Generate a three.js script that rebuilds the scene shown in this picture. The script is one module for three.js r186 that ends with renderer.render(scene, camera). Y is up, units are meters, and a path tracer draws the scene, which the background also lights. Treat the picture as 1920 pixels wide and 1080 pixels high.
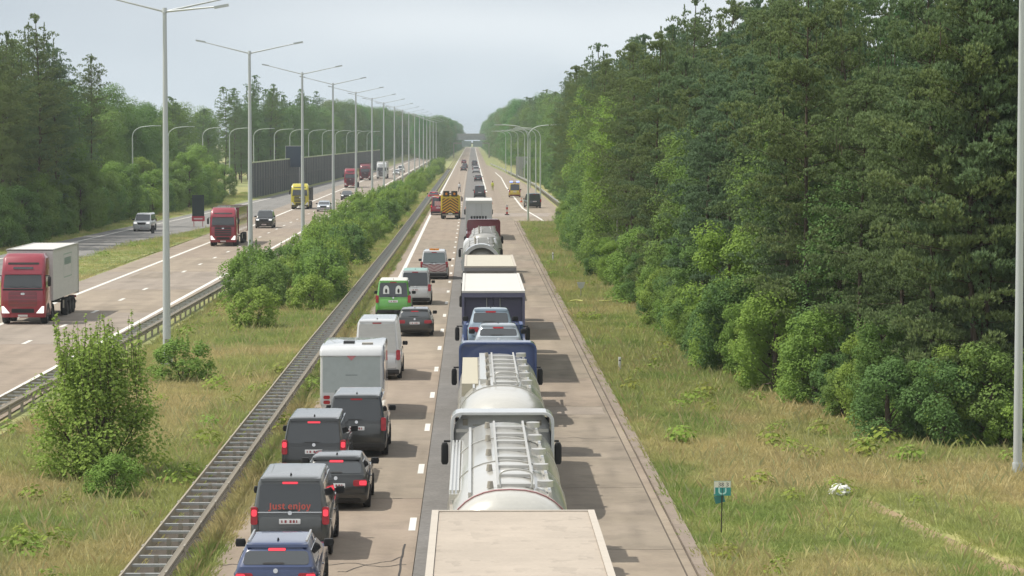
import * as THREE from 'three';
import { mergeGeometries, toCreasedNormals, mergeVertices } from 'three/addons/utils/BufferGeometryUtils.js';
import { MarchingCubes } from 'three/addons/objects/MarchingCubes.js';

// ------------------------------------------------------------------ camera, sky, sun, exposure
const scene = new THREE.Scene();
const EYE = 10.3, FOV = 2 * Math.atan(540 / 5300) * 180 / Math.PI;
const camera = new THREE.PerspectiveCamera(FOV, 1024 / 576, 1, 6000);
camera.position.set(0, EYE, 0);
{
  const yaw = Math.atan(74 / 5300), pitch = Math.atan(285 / 5300);
  camera.lookAt(Math.sin(yaw) * 100, EYE - Math.tan(pitch) * 100, -Math.cos(yaw) * 100);
}
const renderer = new THREE.WebGLRenderer({ antialias: true });
renderer.toneMapping = THREE.LinearToneMapping;
renderer.toneMappingExposure = 1.1;
renderer.shadowMap.enabled = true;
renderer.setSize(1024, 576);

function rng(seed) { let a = seed >>> 0; return () => { a = (a + 0x6D2B79F5) | 0; let t = Math.imul(a ^ (a >>> 15), 1 | a); t = (t + Math.imul(t ^ (t >>> 7), 61 | t)) ^ t; return ((t ^ (t >>> 14)) >>> 0) / 4294967296; }; }
function hash(x, y, s) { let h = Math.imul(x, 374761393) + Math.imul(y, 668265263) + Math.imul(s, 1274126177); h = Math.imul(h ^ (h >>> 13), 1274126177); return ((h ^ (h >>> 16)) >>> 0) / 4294967296; }
function vnoise(x, y, s, px = 1 << 20, py = 1 << 20) {
  const xi = Math.floor(x), yi = Math.floor(y), fx = x - xi, fy = y - yi, u = fx * fx * (3 - 2 * fx), v = fy * fy * (3 - 2 * fy);
  const m = (a, p) => ((a % p) + p) % p;
  const a = hash(m(xi, px), m(yi, py), s), b = hash(m(xi + 1, px), m(yi, py), s), c = hash(m(xi, px), m(yi + 1, py), s), d = hash(m(xi + 1, px), m(yi + 1, py), s);
  return a + (b - a) * u + (c - a) * v + (a - b - c + d) * u * v;
}
function fbm(x, y, s, o = 4) { let r = 0, a = .5, t = 0; for (let i = 0; i < o; i++) { r += a * vnoise(x, y, s + i); t += a; a *= .5; x *= 2.03; y *= 2.03; } return r / t; }

{ // a bright, thinly clouded sky
  const W = 1024, H = 512, data = new Float32Array(W * H * 4);
  for (let j = 0; j < H; j++) {
    const el = ((j + .5) / H - .5) * Math.PI, e = Math.max(0, Math.sin(el));
    for (let i = 0; i < W; i++) {
      const az = ((i + .5) / W - .5) * 2 * Math.PI;
      const cx = Math.cos(az) / (e + .12), cz = Math.sin(az) / (e + .12);
      const n = fbm(cx * 1.1 + 40, cz * 1.1 + 40, 5, 5) - .5;
      const k = 1 - Math.exp(-e * 16), c = .5 * n * (.6 + .4 * k);
      const o = (j * W + i) * 4;
      data[o] = .60 + .11 * k + c; data[o + 1] = .69 + .05 * k + c * .95; data[o + 2] = .75 + .02 * k + c * .86; data[o + 3] = 1;
    }
  }
  const t = new THREE.DataTexture(data, W, H, THREE.RGBAFormat, THREE.FloatType);
  t.mapping = THREE.EquirectangularReflectionMapping; t.magFilter = t.minFilter = THREE.LinearFilter; t.needsUpdate = true;
  scene.background = t; scene.environment = t;
}
const sun = new THREE.DirectionalLight(new THREE.Color(1, .95, .855), 3.9);
sun.name = 'sun';
{
  const dir = new THREE.Vector3(-1, 1.68, -.1).normalize();
  sun.target.position.set(0, 0, -150); sun.position.copy(dir.multiplyScalar(400)).add(sun.target.position);
  sun.castShadow = true; sun.shadow.radius = 1.2; sun.shadow.mapSize.set(4096, 4096);
  Object.assign(sun.shadow.camera, { left: -200, right: 200, top: 200, bottom: -200, near: 10, far: 900 });
  scene.add(sun, sun.target);
}
scene.fog = new THREE.FogExp2(new THREE.Color(.82, .89, .95), 0.00017);

// ------------------------------------------------------------------ materials
const C = (r, g, b) => new THREE.Color().setRGB(r, g, b);
function tex(size, f) {
  const d = new Uint8Array(size * size * 4);
  for (let j = 0; j < size; j++) for (let i = 0; i < size; i++) {
    const c = f(i / size, j / size), o = (j * size + i) * 4;
    for (let k = 0; k < 3; k++) d[o + k] = Math.max(0, Math.min(255, c[k] * 255));
    d[o + 3] = 255;
  }
  const t = new THREE.DataTexture(d, size, size); t.wrapS = t.wrapT = THREE.RepeatWrapping; t.magFilter = t.minFilter = THREE.LinearFilter; t.needsUpdate = true; return t;
}
const pf = (u, v, n, s, o) => { let r = 0, a = .5, t = 0; for (let i = 0; i < o; i++) { r += a * vnoise(u * n, v * n, s + i, n, n); t += a; a *= .55; n *= 2; } return r / t; };
const rep = (t, m) => { const c = t.clone(); c.repeat.set(1 / m, 1 / m); c.needsUpdate = true; return c; };
const concreteTex = tex(1024, (u, v) => {
  const big = pf(u, v, 6, 11, 3), mid = pf(u, v, 40, 21, 3), fine = pf(u, v, 256, 31, 2);
  const streak = vnoise(u * 40, v * 3, 77, 40, 3);   // tyre-rubbed lengthways streaks
  const spot = pf(u, v, 24, 91, 2) > .72 ? .92 : 1;
  const stain = pf(u, v, 11, 141, 4), k = (.72 + .24 * big + .14 * (mid - .5) + .12 * (fine - .5) + .19 * (streak - .5)) * spot * (stain > .66 ? .88 : stain > .6 ? .95 : 1);
  return [k, k * (.985 + .02 * mid), k * (.965 + .04 * big)];
});
const asphaltTex = tex(512, (u, v) => { const k = .78 + .3 * (pf(u, v, 8, 3, 3) - .5) + .35 * (pf(u, v, 128, 5, 2) - .5); return [k, k, k]; });
const grassTex = tex(1024, (u, v) => {
  const a = pf(u, v, 9, 41, 4), b = pf(u, v, 60, 51, 3), c = pf(u, v, 5, 61, 3);
  const dry = Math.max(0, Math.min(1, (c - .45) * 4)), k = .55 + .5 * a + .35 * (b - .5);
  return [k * (.66 + .26 * dry), k * (.74 + .10 * dry), k * (.62 + .08 * dry)];
});
const grainTex = tex(512, (u, v) => { const k = .86 + .14 * pf(u, v, 12, 71, 4) + .06 * (pf(u, v, 120, 81, 2) - .5); return [k, k, k]; });
const dirtTex = tex(512, (u, v) => {   // dust, water marks and scuffs on lorry sheets
  const s = vnoise(u * 4, v * 60, 15, 4, 60), a = pf(u, v, 5, 16, 4), b = pf(u, v, 70, 17, 2);
  const k = .84 + .12 * a + .07 * (s - .5) + .05 * (b - .5), w = a > .62 ? .95 : 1;
  return [k * w, k * w * .985, k * w * .955];
});
const roofTex = tex(512, (u, v) => {   // sagging, scuffed tarpaulin: folds across, dust and rubbed marks
  const fold = vnoise(u * 3, v * 34, 115, 3, 34), a = pf(u, v, 4, 116, 4), b = pf(u, v, 90, 117, 2), mark = pf(u, v, 14, 131, 3);
  const k = .70 + .22 * a + .05 * (fold - .5) + .09 * (b - .5) - (mark > .66 ? .09 : 0); return [k, k * .985, k * .95];
});
function std(r, g, b, rough = .8, o = {}) { return new THREE.MeshStandardMaterial({ color: C(r, g, b), roughness: rough, ...o }); }
function paint(r, g, b) { return new THREE.MeshPhysicalMaterial({ color: C(r, g, b), roughness: .35, clearcoat: 1, clearcoatRoughness: .05, map: rep(grainTex, 3.1) }); }
function leafMat(r, g, b, t = .34) { return new THREE.MeshPhysicalMaterial({ color: C(r, g, b), roughness: 1, transmission: t, thickness: 0, side: THREE.DoubleSide, ior: 1.3, specularIntensity: .3 }); }
const M = {
  concrete: std(.325, .262, .205, .9, { map: rep(concreteTex, 17) }),
  concreteB: std(.295, .246, .192, .9, { map: rep(concreteTex, 13) }),
  concreteC: std(.338, .278, .213, .9, { map: rep(concreteTex, 21) }),
  concretePale: std(.375, .318, .275, .9, { map: rep(concreteTex, 15) }),
  concreteOld: std(.328, .276, .228, .9, { map: rep(concreteTex, 19) }),
  kerb: std(.285, .23, .186, .9, { map: rep(concreteTex, 7) }),
  ramp: std(.235, .226, .215, .9, { map: rep(concreteTex, 23) }),
  asphalt: std(.212, .200, .188, .92, { map: rep(asphaltTex, 9) }),
  joint: std(.10, .085, .07, .95),
  line: std(.72, .70, .65, .75, { map: rep(grainTex, 1.7) }),
  soil: std(.43, .435, .195, 1, { map: rep(grassTex, 19) }),
  path: std(.34, .25, .14, 1, { map: rep(concreteTex, 3) }),
  galv: std(.46, .47, .46, .5, { metalness: .35, map: rep(grainTex, 2.3) }),
  galvDull: std(.36, .33, .28, .7, { metalness: .15, map: rep(grainTex, 1.9) }),
  railWood: std(.32, .28, .22, .8, { map: rep(grainTex, 1.3) }),
  pole: std(.56, .59, .60, .5, { metalness: .15, map: rep(grainTex, 2.7) }),
  poleGreen: std(.50, .55, .50, .55, { metalness: .1 }),
  bark: std(.10, .075, .055, 1, { map: rep(grainTex, .8) }),
  barkPale: std(.34, .31, .27, 1, { map: rep(grainTex, .8) }),
  black: std(.018, .018, .019, .7), rubber: std(.022, .021, .021, .9), rim: std(.34, .34, .35, .4, { metalness: .6 }), rimWhite: std(.6, .6, .6, .5),
  dark: std(.035, .035, .037, .75), chassis: std(.05, .048, .046, .85),
  glass: new THREE.MeshPhysicalMaterial({ color: C(.045, .05, .054), roughness: .06, clearcoat: 1, clearcoatRoughness: .03 }),
  glassPale: new THREE.MeshPhysicalMaterial({ color: C(.16, .20, .205), roughness: .12, clearcoat: .6 }),
  chrome: std(.6, .6, .6, .2, { metalness: .9 }),
  plate: std(.72, .73, .74, .5), plateInk: std(.32, .07, .08, .6),
  brake: std(.55, .02, .03, .3, { emissive: C(1, .06, .10), emissiveIntensity: .75 }),
  lampRed: std(.34, .012, .018, .25), lampClear: std(.75, .75, .75, .2), lampAmber: std(.7, .25, .02, .3),
  headOn: std(.8, .8, .8, .2, { emissive: C(1, .98, .92), emissiveIntensity: .8 }),
  blueOn: std(.2, .25, .8, .3, { emissive: C(.45, .55, 1), emissiveIntensity: 1.3 }),
  white: std(.66, .67, .67, .45, { map: rep(dirtTex, 3.3) }), sheetWhite: std(.66, .65, .635, .6, { map: rep(dirtTex, 4.7) }),
  cream: std(.50, .435, .372, .75, { map: rep(roofTex, 4.3), bumpMap: rep(roofTex, 4.3), bumpScale: .03 }), creamEdge: std(.54, .49, .43, .6, { map: rep(dirtTex, 2.1) }),
  tankWhite: new THREE.MeshPhysicalMaterial({ color: C(.63, .62, .585), roughness: .28, metalness: .25, clearcoat: .7, clearcoatRoughness: .12, map: rep(dirtTex, 2.9) }),
  tankGrey: std(.44, .44, .43, .4, { metalness: .35, map: rep(dirtTex, 2.3) }), alu: std(.56, .56, .55, .42, { metalness: .45, map: rep(dirtTex, 1.9) }),
  beige: std(.49, .46, .37, .7, { map: rep(dirtTex, 1.1) }),
  redPaint: paint(.29, .014, .034), redDeep: paint(.19, .014, .026), bluePaint: paint(.028, .062, .20), navy: paint(.028, .05, .14),
  greyPaint: paint(.062, .068, .068), blackPaint: paint(.016, .018, .018), darkPaint: paint(.035, .038, .038), silver: paint(.40, .45, .50), silverBlue: paint(.26, .34, .42),
  whitePaint: paint(.62, .63, .64), greenPaint: paint(.13, .42, .07), yellowPaint: paint(.62, .46, .03), limePaint: paint(.60, .52, .04),
};

// ------------------------------------------------------------------ helpers
const used = {};
function numbered(n) { const k = used[n] = (used[n] ?? -1) + 1; return k ? n + '_' + String(k).padStart(3, '0') : n; }
function thing(name, label, category, x = 0, d = 0, turn = 0, group) {
  const o = new THREE.Group(); o.name = numbered(name); o.position.set(x, 0, -d); o.rotation.y = turn;
  o.userData = { label, category }; if (group) o.userData.group = group; scene.add(o); return o;
}
function mesh(name, g, m) { const o = new THREE.Mesh(g, m); o.name = name; o.castShadow = o.receiveShadow = true; return o; }
function part(p, name, g, m, x, y, z) { const o = mesh(name, g, m); if (x !== undefined) o.position.set(x, y, z); p.add(o); return o; }
function single(name, g, m, label, category, group) { const o = mesh(numbered(name), g, m); o.userData = { label, category }; if (group) o.userData.group = group; scene.add(o); return o; }
function struct(name, g, m) { const o = mesh(numbered(name), g, m); o.userData = { kind: 'structure' }; scene.add(o); return o; }
function stuff(o, name, label, category) { o.name = numbered(name); o.userData = { kind: 'stuff', label, category }; o.castShadow = o.receiveShadow = true; scene.add(o); return o; }
function uvm(g) {   // uv in metres along the two axes a face lies in
  const n = g.index ? g.toNonIndexed() : g, p = n.attributes.position, uv = new Float32Array(p.count * 2), a = new THREE.Vector3(), b = new THREE.Vector3(), c = new THREE.Vector3();
  for (let i = 0; i < p.count; i += 3) {
    a.fromBufferAttribute(p, i); b.fromBufferAttribute(p, i + 1); c.fromBufferAttribute(p, i + 2);
    const nx = Math.abs((b.y - a.y) * (c.z - a.z) - (b.z - a.z) * (c.y - a.y)), ny = Math.abs((b.z - a.z) * (c.x - a.x) - (b.x - a.x) * (c.z - a.z)), nz = Math.abs((b.x - a.x) * (c.y - a.y) - (b.y - a.y) * (c.x - a.x));
    for (let k = 0; k < 3; k++) {
      const x = p.getX(i + k), y = p.getY(i + k), z = p.getZ(i + k), o = (i + k) * 2;
      if (ny >= nx && ny >= nz) { uv[o] = x; uv[o + 1] = z; } else if (nx >= nz) { uv[o] = z; uv[o + 1] = y; } else { uv[o] = x; uv[o + 1] = y; }
    }
  }
  n.setAttribute('uv', new THREE.BufferAttribute(uv, 2)); return n;
}
function box(x0, x1, y0, y1, z0, z1) { const g = new THREE.BoxGeometry(Math.abs(x1 - x0), Math.abs(y1 - y0), Math.abs(z1 - z0)); g.translate((x0 + x1) / 2, (y0 + y1) / 2, (z0 + z1) / 2); return uvm(g); }
function cyl(r0, r1, h, n = 10) { const g = new THREE.CylinderGeometry(r1, r0, h, n); g.translate(0, h / 2, 0); return g; }
function bar(a, b, r, n = 6, r2 = r) {
  const A = new THREE.Vector3(...a), B = new THREE.Vector3(...b), L = A.distanceTo(B), g = new THREE.CylinderGeometry(r2, r, L, n);
  g.translate(0, L / 2, 0); g.applyQuaternion(new THREE.Quaternion().setFromUnitVectors(new THREE.Vector3(0, 1, 0), B.clone().sub(A).normalize())); g.translate(...a); return g;
}
function tube(pts, r, n = 6, seg = 16) { return new THREE.TubeGeometry(new THREE.CatmullRomCurve3(pts.map(p => new THREE.Vector3(...p))), seg, r, n, false); }
function merge(list) { return mergeGeometries(list.map(g => { const n = g.index ? g.toNonIndexed() : g.clone(); for (const k of Object.keys(n.attributes)) if (k !== 'position' && k !== 'normal') n.deleteAttribute(k); if (!n.attributes.normal) n.computeVertexNormals(); return n; })); }
function rings(R, capA = true, capB = true, crease = .65) {
  const N = R[0].length, pos = [], idx = [];
  for (const r of R) for (const p of r) pos.push(p[0], p[1], p[2]);
  for (let j = 0; j + 1 < R.length; j++) for (let i = 0; i < N; i++) { const a = j * N + i, b = j * N + (i + 1) % N, c = a + N, d = b + N; idx.push(a, b, c, b, d, c); }
  const cap = (j, f) => { const c = pos.length / 3, s = [0, 0, 0]; for (const p of R[j]) for (let k = 0; k < 3; k++) s[k] += p[k] / N; pos.push(...s); for (let i = 0; i < N; i++) { const a = j * N + i, b = j * N + (i + 1) % N; f ? idx.push(c, a, b) : idx.push(c, b, a); } };
  if (capA) cap(0, false); if (capB) cap(R.length - 1, true);
  let vol = 0; const P = i => [pos[i * 3], pos[i * 3 + 1], pos[i * 3 + 2]];
  for (let i = 0; i < idx.length; i += 3) { const [a, b, c] = [P(idx[i]), P(idx[i + 1]), P(idx[i + 2])]; vol += a[0] * (b[1] * c[2] - b[2] * c[1]) - a[1] * (b[0] * c[2] - b[2] * c[0]) + a[2] * (b[0] * c[1] - b[1] * c[0]); }
  if (vol < 0) for (let i = 0; i < idx.length; i += 3) [idx[i + 1], idx[i + 2]] = [idx[i + 2], idx[i + 1]];
  const g = new THREE.BufferGeometry(); g.setAttribute('position', new THREE.Float32BufferAttribute(pos, 3)); g.setIndex(idx);
  return uvm(toCreasedNormals(g, crease));
}
// a body as horizontal rounded rectangles, one above another; forward is -z
class Stack {
  constructor(levels, r = .14, n = 3) { this.l = levels; this.r = r; this.n = n; }
  at(y) { const l = this.l; let i = 0; while (i < l.length - 2 && y > l[i + 1].y) i++; const a = l[i], b = l[i + 1], t = Math.max(0, Math.min(1, (y - a.y) / (b.y - a.y || 1))); return { w: a.w + (b.w - a.w) * t, zr: a.zr + (b.zr - a.zr) * t, zf: a.zf + (b.zf - a.zf) * t }; }
  geom(from = 0, to = this.l.length, crease = .65) {
    return rings(this.l.slice(from, to).map(l => {
      const o = [], r = Math.min(l.r ?? this.r, l.w * .9, (l.zr - l.zf) * .45), cs = [[l.w - r, l.zr - r, 0], [-l.w + r, l.zr - r, 1], [-l.w + r, l.zf + r, 2], [l.w - r, l.zf + r, 3]];
      for (const [x, z, q] of cs) for (let k = 0; k <= this.n; k++) { const a = (q + k / this.n) * Math.PI / 2; o.push([x + r * Math.cos(a), l.y, z + r * Math.sin(a)]); }
      return o;
    }), true, true, crease);
  }
  // a thin plate with outline P (pairs along the face and up) laid on one side
  plate(side, P, off = .012, t = .03) {
    const at = (a, b, o) => { const s = this.at(b); return side === 'rear' ? [a, b, s.zr + o] : side === 'front' ? [a, b, s.zf - o] : side === 'right' ? [s.w + o, b, a] : [-s.w - o, b, a]; };
    return rings([P.map(p => at(p[0], p[1], off - t)), P.map(p => at(p[0], p[1], off))], false, true, .4);
  }
}
function rnd4(a0, b0, a1, b1, r = .04, sk = 0) {   // rounded rectangle outline, sk slants the upper corners inward
  const o = [], q = [[a1 - r, b1 - r, 0], [a0 + r, b1 - r, 1], [a0 + r, b0 + r, 2], [a1 - r, b0 + r, 3]];
  for (const [x, y, k] of q) for (let i = 0; i <= 3; i++) { const t = (k + i / 3) * Math.PI / 2; o.push([x + r * Math.cos(t), y + r * Math.sin(t)]); }
  const c = (a0 + a1) / 2; return o.map(([x, y]) => [x - Math.sign(x - c) * sk * (y - b0) / (b1 - b0), y]);
}
function canvasTex(w, h, f) { const c = document.createElement('canvas'); c.width = w; c.height = h; f(c.getContext('2d'), w, h); const t = new THREE.CanvasTexture(c); t.colorSpace = THREE.SRGBColorSpace; return t; }
function decal(p, name, w, h, t, x, y, z, rx = 0, ry = 0) {
  const m = new THREE.MeshStandardMaterial({ map: t, roughness: .6, alphaTest: .4 }), g = new THREE.PlaneGeometry(w, h); g.rotateX(rx); g.rotateY(ry);
  return part(p, name, g, m, x, y, z);
}
const wheelCache = {};
function wheel(p, x, r, w, z, rimM = M.rim) {
  const k = r + '_' + w;
  if (!wheelCache[k]) {
    const t = new THREE.LatheGeometry([[r * .62, -w / 2], [r * .93, -w / 2], [r, -w * .36], [r, w * .36], [r * .93, w / 2], [r * .62, w / 2], [r * .62, -w / 2]].map(q => new THREE.Vector2(...q)), 20); t.rotateZ(Math.PI / 2);
    const d = new THREE.LatheGeometry([[0, w * .33], [r * .2, w * .36], [r * .25, w * .22], [r * .5, w * .28], [r * .64, w * .44], [r * .64, -w * .3], [0, -w * .3]].map(q => new THREE.Vector2(...q)), 16); d.rotateZ(Math.PI / 2);
    wheelCache[k] = [t, d];
  }
  const g = new THREE.Group(); g.name = 'wheel'; g.position.set(x, r, z); if (x > 0) g.rotation.y = Math.PI; p.add(g);
  part(g, 'tyre', wheelCache[k][0], M.rubber); part(g, 'rim', wheelCache[k][1], rimM); return g;
}
function archDisc(p, S, z, r, x) { const o = []; for (let i = 0; i < 18; i++) { const a = i / 18 * Math.PI * 2; o.push([z + r * Math.cos(a), Math.max(.3, r * .92 + r * Math.sin(a))]); } part(p, 'wheel_arch', S.plate(x, o, .004, .02), M.black); }

// ------------------------------------------------------------------ ground, roads and markings
{
  const g = new THREE.PlaneGeometry(3000, 4200, 1, 1); g.rotateX(-Math.PI / 2); g.translate(0, -.06, -1900);
  struct('ground', uvm(g), M.soil);
}
function sheet(L, R, y) {   // [[d, x], ...] left and right edges with the same d values
  const pos = [], idx = [];
  L.forEach((l, i) => { pos.push(l[1], y, -l[0], R[i][1], y, -R[i][0]); if (i) { const a = i * 2; idx.push(a - 2, a - 1, a, a - 1, a + 1, a); } });
  const g = new THREE.BufferGeometry(); g.setAttribute('position', new THREE.Float32BufferAttribute(pos, 3)); g.setIndex(idx); const u = uvm(g); u.computeVertexNormals(); return u;
}
const FAR = 2600;
const slabs = [M.concrete, M.concreteB, M.concreteC];
function carriageway(name, x0, x1, d0, d1, step, base, seed) {   // concrete slabs with open joints, as far as joints can be told apart, then one sheet
  const r = rng(seed), o = struct(name, box(x0, x1, -.05, -.03, -d0, -FAR), M.joint);
  let d = d0;
  while (d < d1) { const e = d + step; part(o, 'concrete_slab', box(x0 + .008, x1 - .008, -.04, .0, -(d + .02), -(e - .02)), base[Math.floor(r() * base.length)]); d = e; }
  part(o, 'road_surface', box(x0 + .008, x1 - .008, -.04, .0, -d, -(FAR - 1)), base[0]);
  return o;
}
carriageway('road', -6.25, -1.42, 30, 330, 25, slabs, 3);
{ const o = struct('asphalt_lane', box(-1.41, 2.35, -.04, 0, -30, -FAR + 2), M.asphalt); }
carriageway('hard_shoulder', 2.36, 5.02, 20, 360, 12.5, slabs, 7);
{ // gutter and low kerb along the verge
  const o = struct('kerb', box(5.03, 5.62, -.05, -.02, -20, -342), M.joint), r = rng(9);
  for (let d = 20; d < 340; d += 10) { part(o, 'gutter_slab', box(5.05, 5.26, -.04, .004, -(d + .02), -(d + 9.98)), slabs[Math.floor(r() * 3)]); part(o, 'kerb_stone', box(5.29, 5.62, -.04, .06, -(d + .02), -(d + 9.98)), M.kerb); }
}
struct('slip_road', sheet([[341, 5.03], [372, 5.03], [560, 5.03], [800, 5.03], [1000, 5.03]], [[341, 9.5], [372, 12.2], [560, 12.0], [800, 9.0], [1000, 5.4]], .004), M.concreteC);
struct('slip_road', sheet([[362, 2.4], [378, 2.4]], [[362, 9.6], [378, 10.5]], .008), M.concretePale);
carriageway('road', -27.9, -17.2, 90, 390, 25, [M.concreteOld, M.concreteC, M.concrete], 5);
struct('slip_road', sheet([[200, -41.5], [266, -40.6], [308, -39.6], [352, -37.8], [470, -34.6], [700, -31], [900, -27.9]], [[200, -33.4], [266, -32.6], [308, -30.0], [330, -27.9], [470, -27.9], [700, -27.9], [900, -27.9]], .004), M.ramp);
struct('grass_island', sheet([[90, -33.6], [200, -33.3], [270, -32.5], [308, -29.9], [318, -28.7]], [[90, -29], [200, -28.6], [270, -28.05], [308, -27.95], [318, -27.95]], .012), M.soil);
function lineMark(name, pts, w, y = .006) { return struct(name, sheet(pts.map(p => [p[0], p[1] - w / 2]), pts.map(p => [p[0], p[1] + w / 2]), y), M.line); }
lineMark('road_marking', [[30, -5.3], [218, -5.3], [500, -5.7], [1200, -6], [FAR - 5, -6]], .3);
lineMark('road_marking', [[520, 2.55], [1100, 2.3], [FAR - 5, 2.2]], .3, .012);
lineMark('road_marking', [[343, 8.6], [357, 8.3], [401, 7.15], [569, 6.8], [700, 7.1], [800, 6.4]], .28, .012);
lineMark('road_marking', [[90, -18.7], [200, -18.45], [FAR - 5, -18.3]], .28);
lineMark('road_marking', [[90, -26.0], [200, -25.75], [330, -25.3], [FAR - 5, -25.2]], .3);
lineMark('road_marking', [[200, -40.6], [266, -38.9], [308, -37.9], [352, -36.2], [470, -33.4]], .22, .010);
{ // lane dashes, 2.5 m long every 12.5 m
  const a = struct('lane_dashes', sheet([[1500, -1.6]], [[1500, -1.5]], .006), M.line); a.geometry = sheet([[1500, -1.56], [FAR - 20, -1.56]], [[1500, -1.48], [FAR - 20, -1.48]], .006);
  const gd = sheet([[-1.25, -.09], [1.25, -.09]], [[-1.25, .09], [1.25, .09]], 0), gd2 = sheet([[-1.25, -.11], [1.25, -.11]], [[-1.25, .11], [1.25, .11]], 0);
  for (let d = 62.2; d < 1500; d += 12.5) { const x = -1.58 - .0002 * d; part(a, 'lane_dash', gd, M.line, x, .006, -d); }
  const b = struct('lane_dashes', sheet([[1500, -21.5], [FAR - 20, -21.5]], [[1500, -21.42], [FAR - 20, -21.42]], .006), M.line);
  for (let d = 104.5; d < 1000; d += 12.3) part(b, 'lane_dash', gd2, M.line, -22.3 + .0045 * Math.min(130, d - 140), .006, -d);
}
for (const [x0, x1, d0, d1] of [[2.5, 4.9, 104.2, 107.0], [-5.9, -3.9, 128.4, 131], [-21.6, -18.9, 146, 151], [-25, -22.5, 205, 214], [3.2, 4.95, 150.6, 156], [-3.9, -1.6, 185, 192]]) struct('repair_patch', sheet([[d0, x0], [d1, x0]], [[d0, x1], [d1, x1]], .0045), x0 < -10 ? M.concreteB : M.concreteOld);
struct('footpath', sheet([[64, 13.1], [68, 12.2], [74, 11.4], [80, 10.9]], [[64, 13.9], [68, 12.9], [74, 12.0], [80, 11.3]], -.035), M.path);

struct('gravel_bed', sheet([[30, -8.2], [250, -7.9], [900, -7.8]], [[30, -6.95], [250, -6.65], [900, -6.5]], -.03), std(.085, .07, .055, 1, { map: rep(concreteTex, 2.3) }));
{ const tar = std(.045, .04, .037, .8), wob = (s, d) => (fbm(d * .8 + s, s, 500, 3) - .5);
  const run = (pts, w) => struct('sealed_crack', (() => { const g = []; pts.forEach((p, i) => { if (!i) return; const a = pts[i - 1], dx = p[0] - a[0], dz = p[1] - a[1], l = Math.hypot(dx, dz), nx = -dz / l * w, nz = dx / l * w; g.push(a[0] - nx, .007, -(a[1] - nz), a[0] + nx, .007, -(a[1] + nz), p[0] + nx, .007, -(p[1] + nz), a[0] - nx, .007, -(a[1] - nz), p[0] + nx, .007, -(p[1] + nz), p[0] - nx, .007, -(p[1] - nz)); }); const q = new THREE.BufferGeometry(); q.setAttribute('position', new THREE.Float32BufferAttribute(g, 3)); q.computeVertexNormals(); return q; })(), tar);
  const L1 = [], L2 = [], L3 = [], L4 = []; for (let i = 0; i <= 30; i++) { const t = i / 30; L1.push([-6.1 + 4.5 * t, 67.6 + 1.2 * wob(1, t * 9)]); L2.push([-1.72 + .12 * wob(3, t * 7), 58 + 13 * t]); L3.push([-3.2 + 1.5 * t, 66.4 + 2.4 * t + .8 * wob(5, t * 8)]); L4.push([2.5 + 2.4 * t, 96 + .9 * wob(8, t * 6)]); }
  run(L1, .022); run(L2, .025); run(L3, .018); run(L4, .015); }
// ------------------------------------------------------------------ guard rails
function sweep(profile, path, y) {   // profile [[across, up]], path [[d, x]]
  return rings(path.map(p => profile.map(q => [p[1] + q[0], y + q[1], -p[0]])), true, true, .5);
}
function guardRail(label, path, gap, dEnd, railM) {
  const t = thing('guard_rail', label, 'guard rail');
  const W = s => [[0, -.155], [s * .04, -.1], [s * .085, -.1], [s * .085, -.04], [s * .03, -.02], [s * .03, .02], [s * .085, .04], [s * .085, .1], [s * .04, .12], [0, .155], [-s * .006, .155], [-s * .006, -.155]];
  part(t, 'rail', sweep(W(1), path.map(p => [p[0], p[1] + gap / 2]), .60), M.railWood);
  part(t, 'rail', sweep(W(-1), path.map(p => [p[0], p[1] - gap / 2]), .60), M.railWood);
  const xa = d => { let i = 0; while (i < path.length - 2 && d > path[i + 1][0]) i++; const a = path[i], b = path[i + 1]; return a[1] + (b[1] - a[1]) * (d - a[0]) / (b[0] - a[0]); };
  const gs = box(-gap / 2, gap / 2, -.03, .03, -.05, .05), gp = box(-.05, .05, -.1, .70, -.06, .06), rest = [];
  let n = 0, np = 0;
  for (let d = path[0][0] + .5, i = 0; d < dEnd; d += 1.3333, i++) {
    const x = xa(d);
    if (n < 240) { part(t, 'spacer', gs, M.galv, x, .67, -d); n++; if (i % 2 === 0) { part(t, 'post', gp, M.galvDull, x, 0, -d); np++; } }
    else { rest.push(gs.clone().translate(x, .67, -d)); if (i % 2 === 0) rest.push(gp.clone().translate(x, 0, -d)); }
  }
  for (let d = path[0][0] + 2; d < path[0][0] + 160; d += 4) for (const s of [-1, 1]) part(t, 'splice', box(-.02, .02, -.12, .12, -.16, .16), M.galvDull, xa(d) + s * (gap / 2 + .078), .60, -d);
  if (rest.length) { const s = part(t, 'far_spacer', merge(rest), M.galv); s.userData.kind = 'stuff'; }
  return t;
}
guardRail('ladder-like double guard rail beside the queue of cars', [[56, -7.25], [130, -7.25], [250, -6.95], [800, -6.85], [1400, -7.2]], .82, 800);
guardRail('double guard rail beside the lorries driving towards the bridge', [[95, -17.05], [150, -16.55], [206, -16.2], [1300, -16.1]], .66, 620);
{
  const t = thing('guard_rail', 'curved single guard rail round the outside of the slip road', 'guard rail');
  part(t, 'rail', sweep([[-.04, -.15], [.04, -.15], [.04, .15], [-.04, .15]], [[352, 11.2], [372, 12.4], [404, 12.6], [575, 12.5], [780, 9.8], [1000, 6.2]], .6), M.galv);
  for (let d = 352; d < 780; d += 4) part(t, 'post', box(-.05, .05, -.1, .6, -.05, .05), M.galvDull, d < 372 ? 11.2 + (d - 352) * .06 : d < 575 ? 12.5 : 12.5 - (d - 575) * .0132, 0, -d);
}

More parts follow.
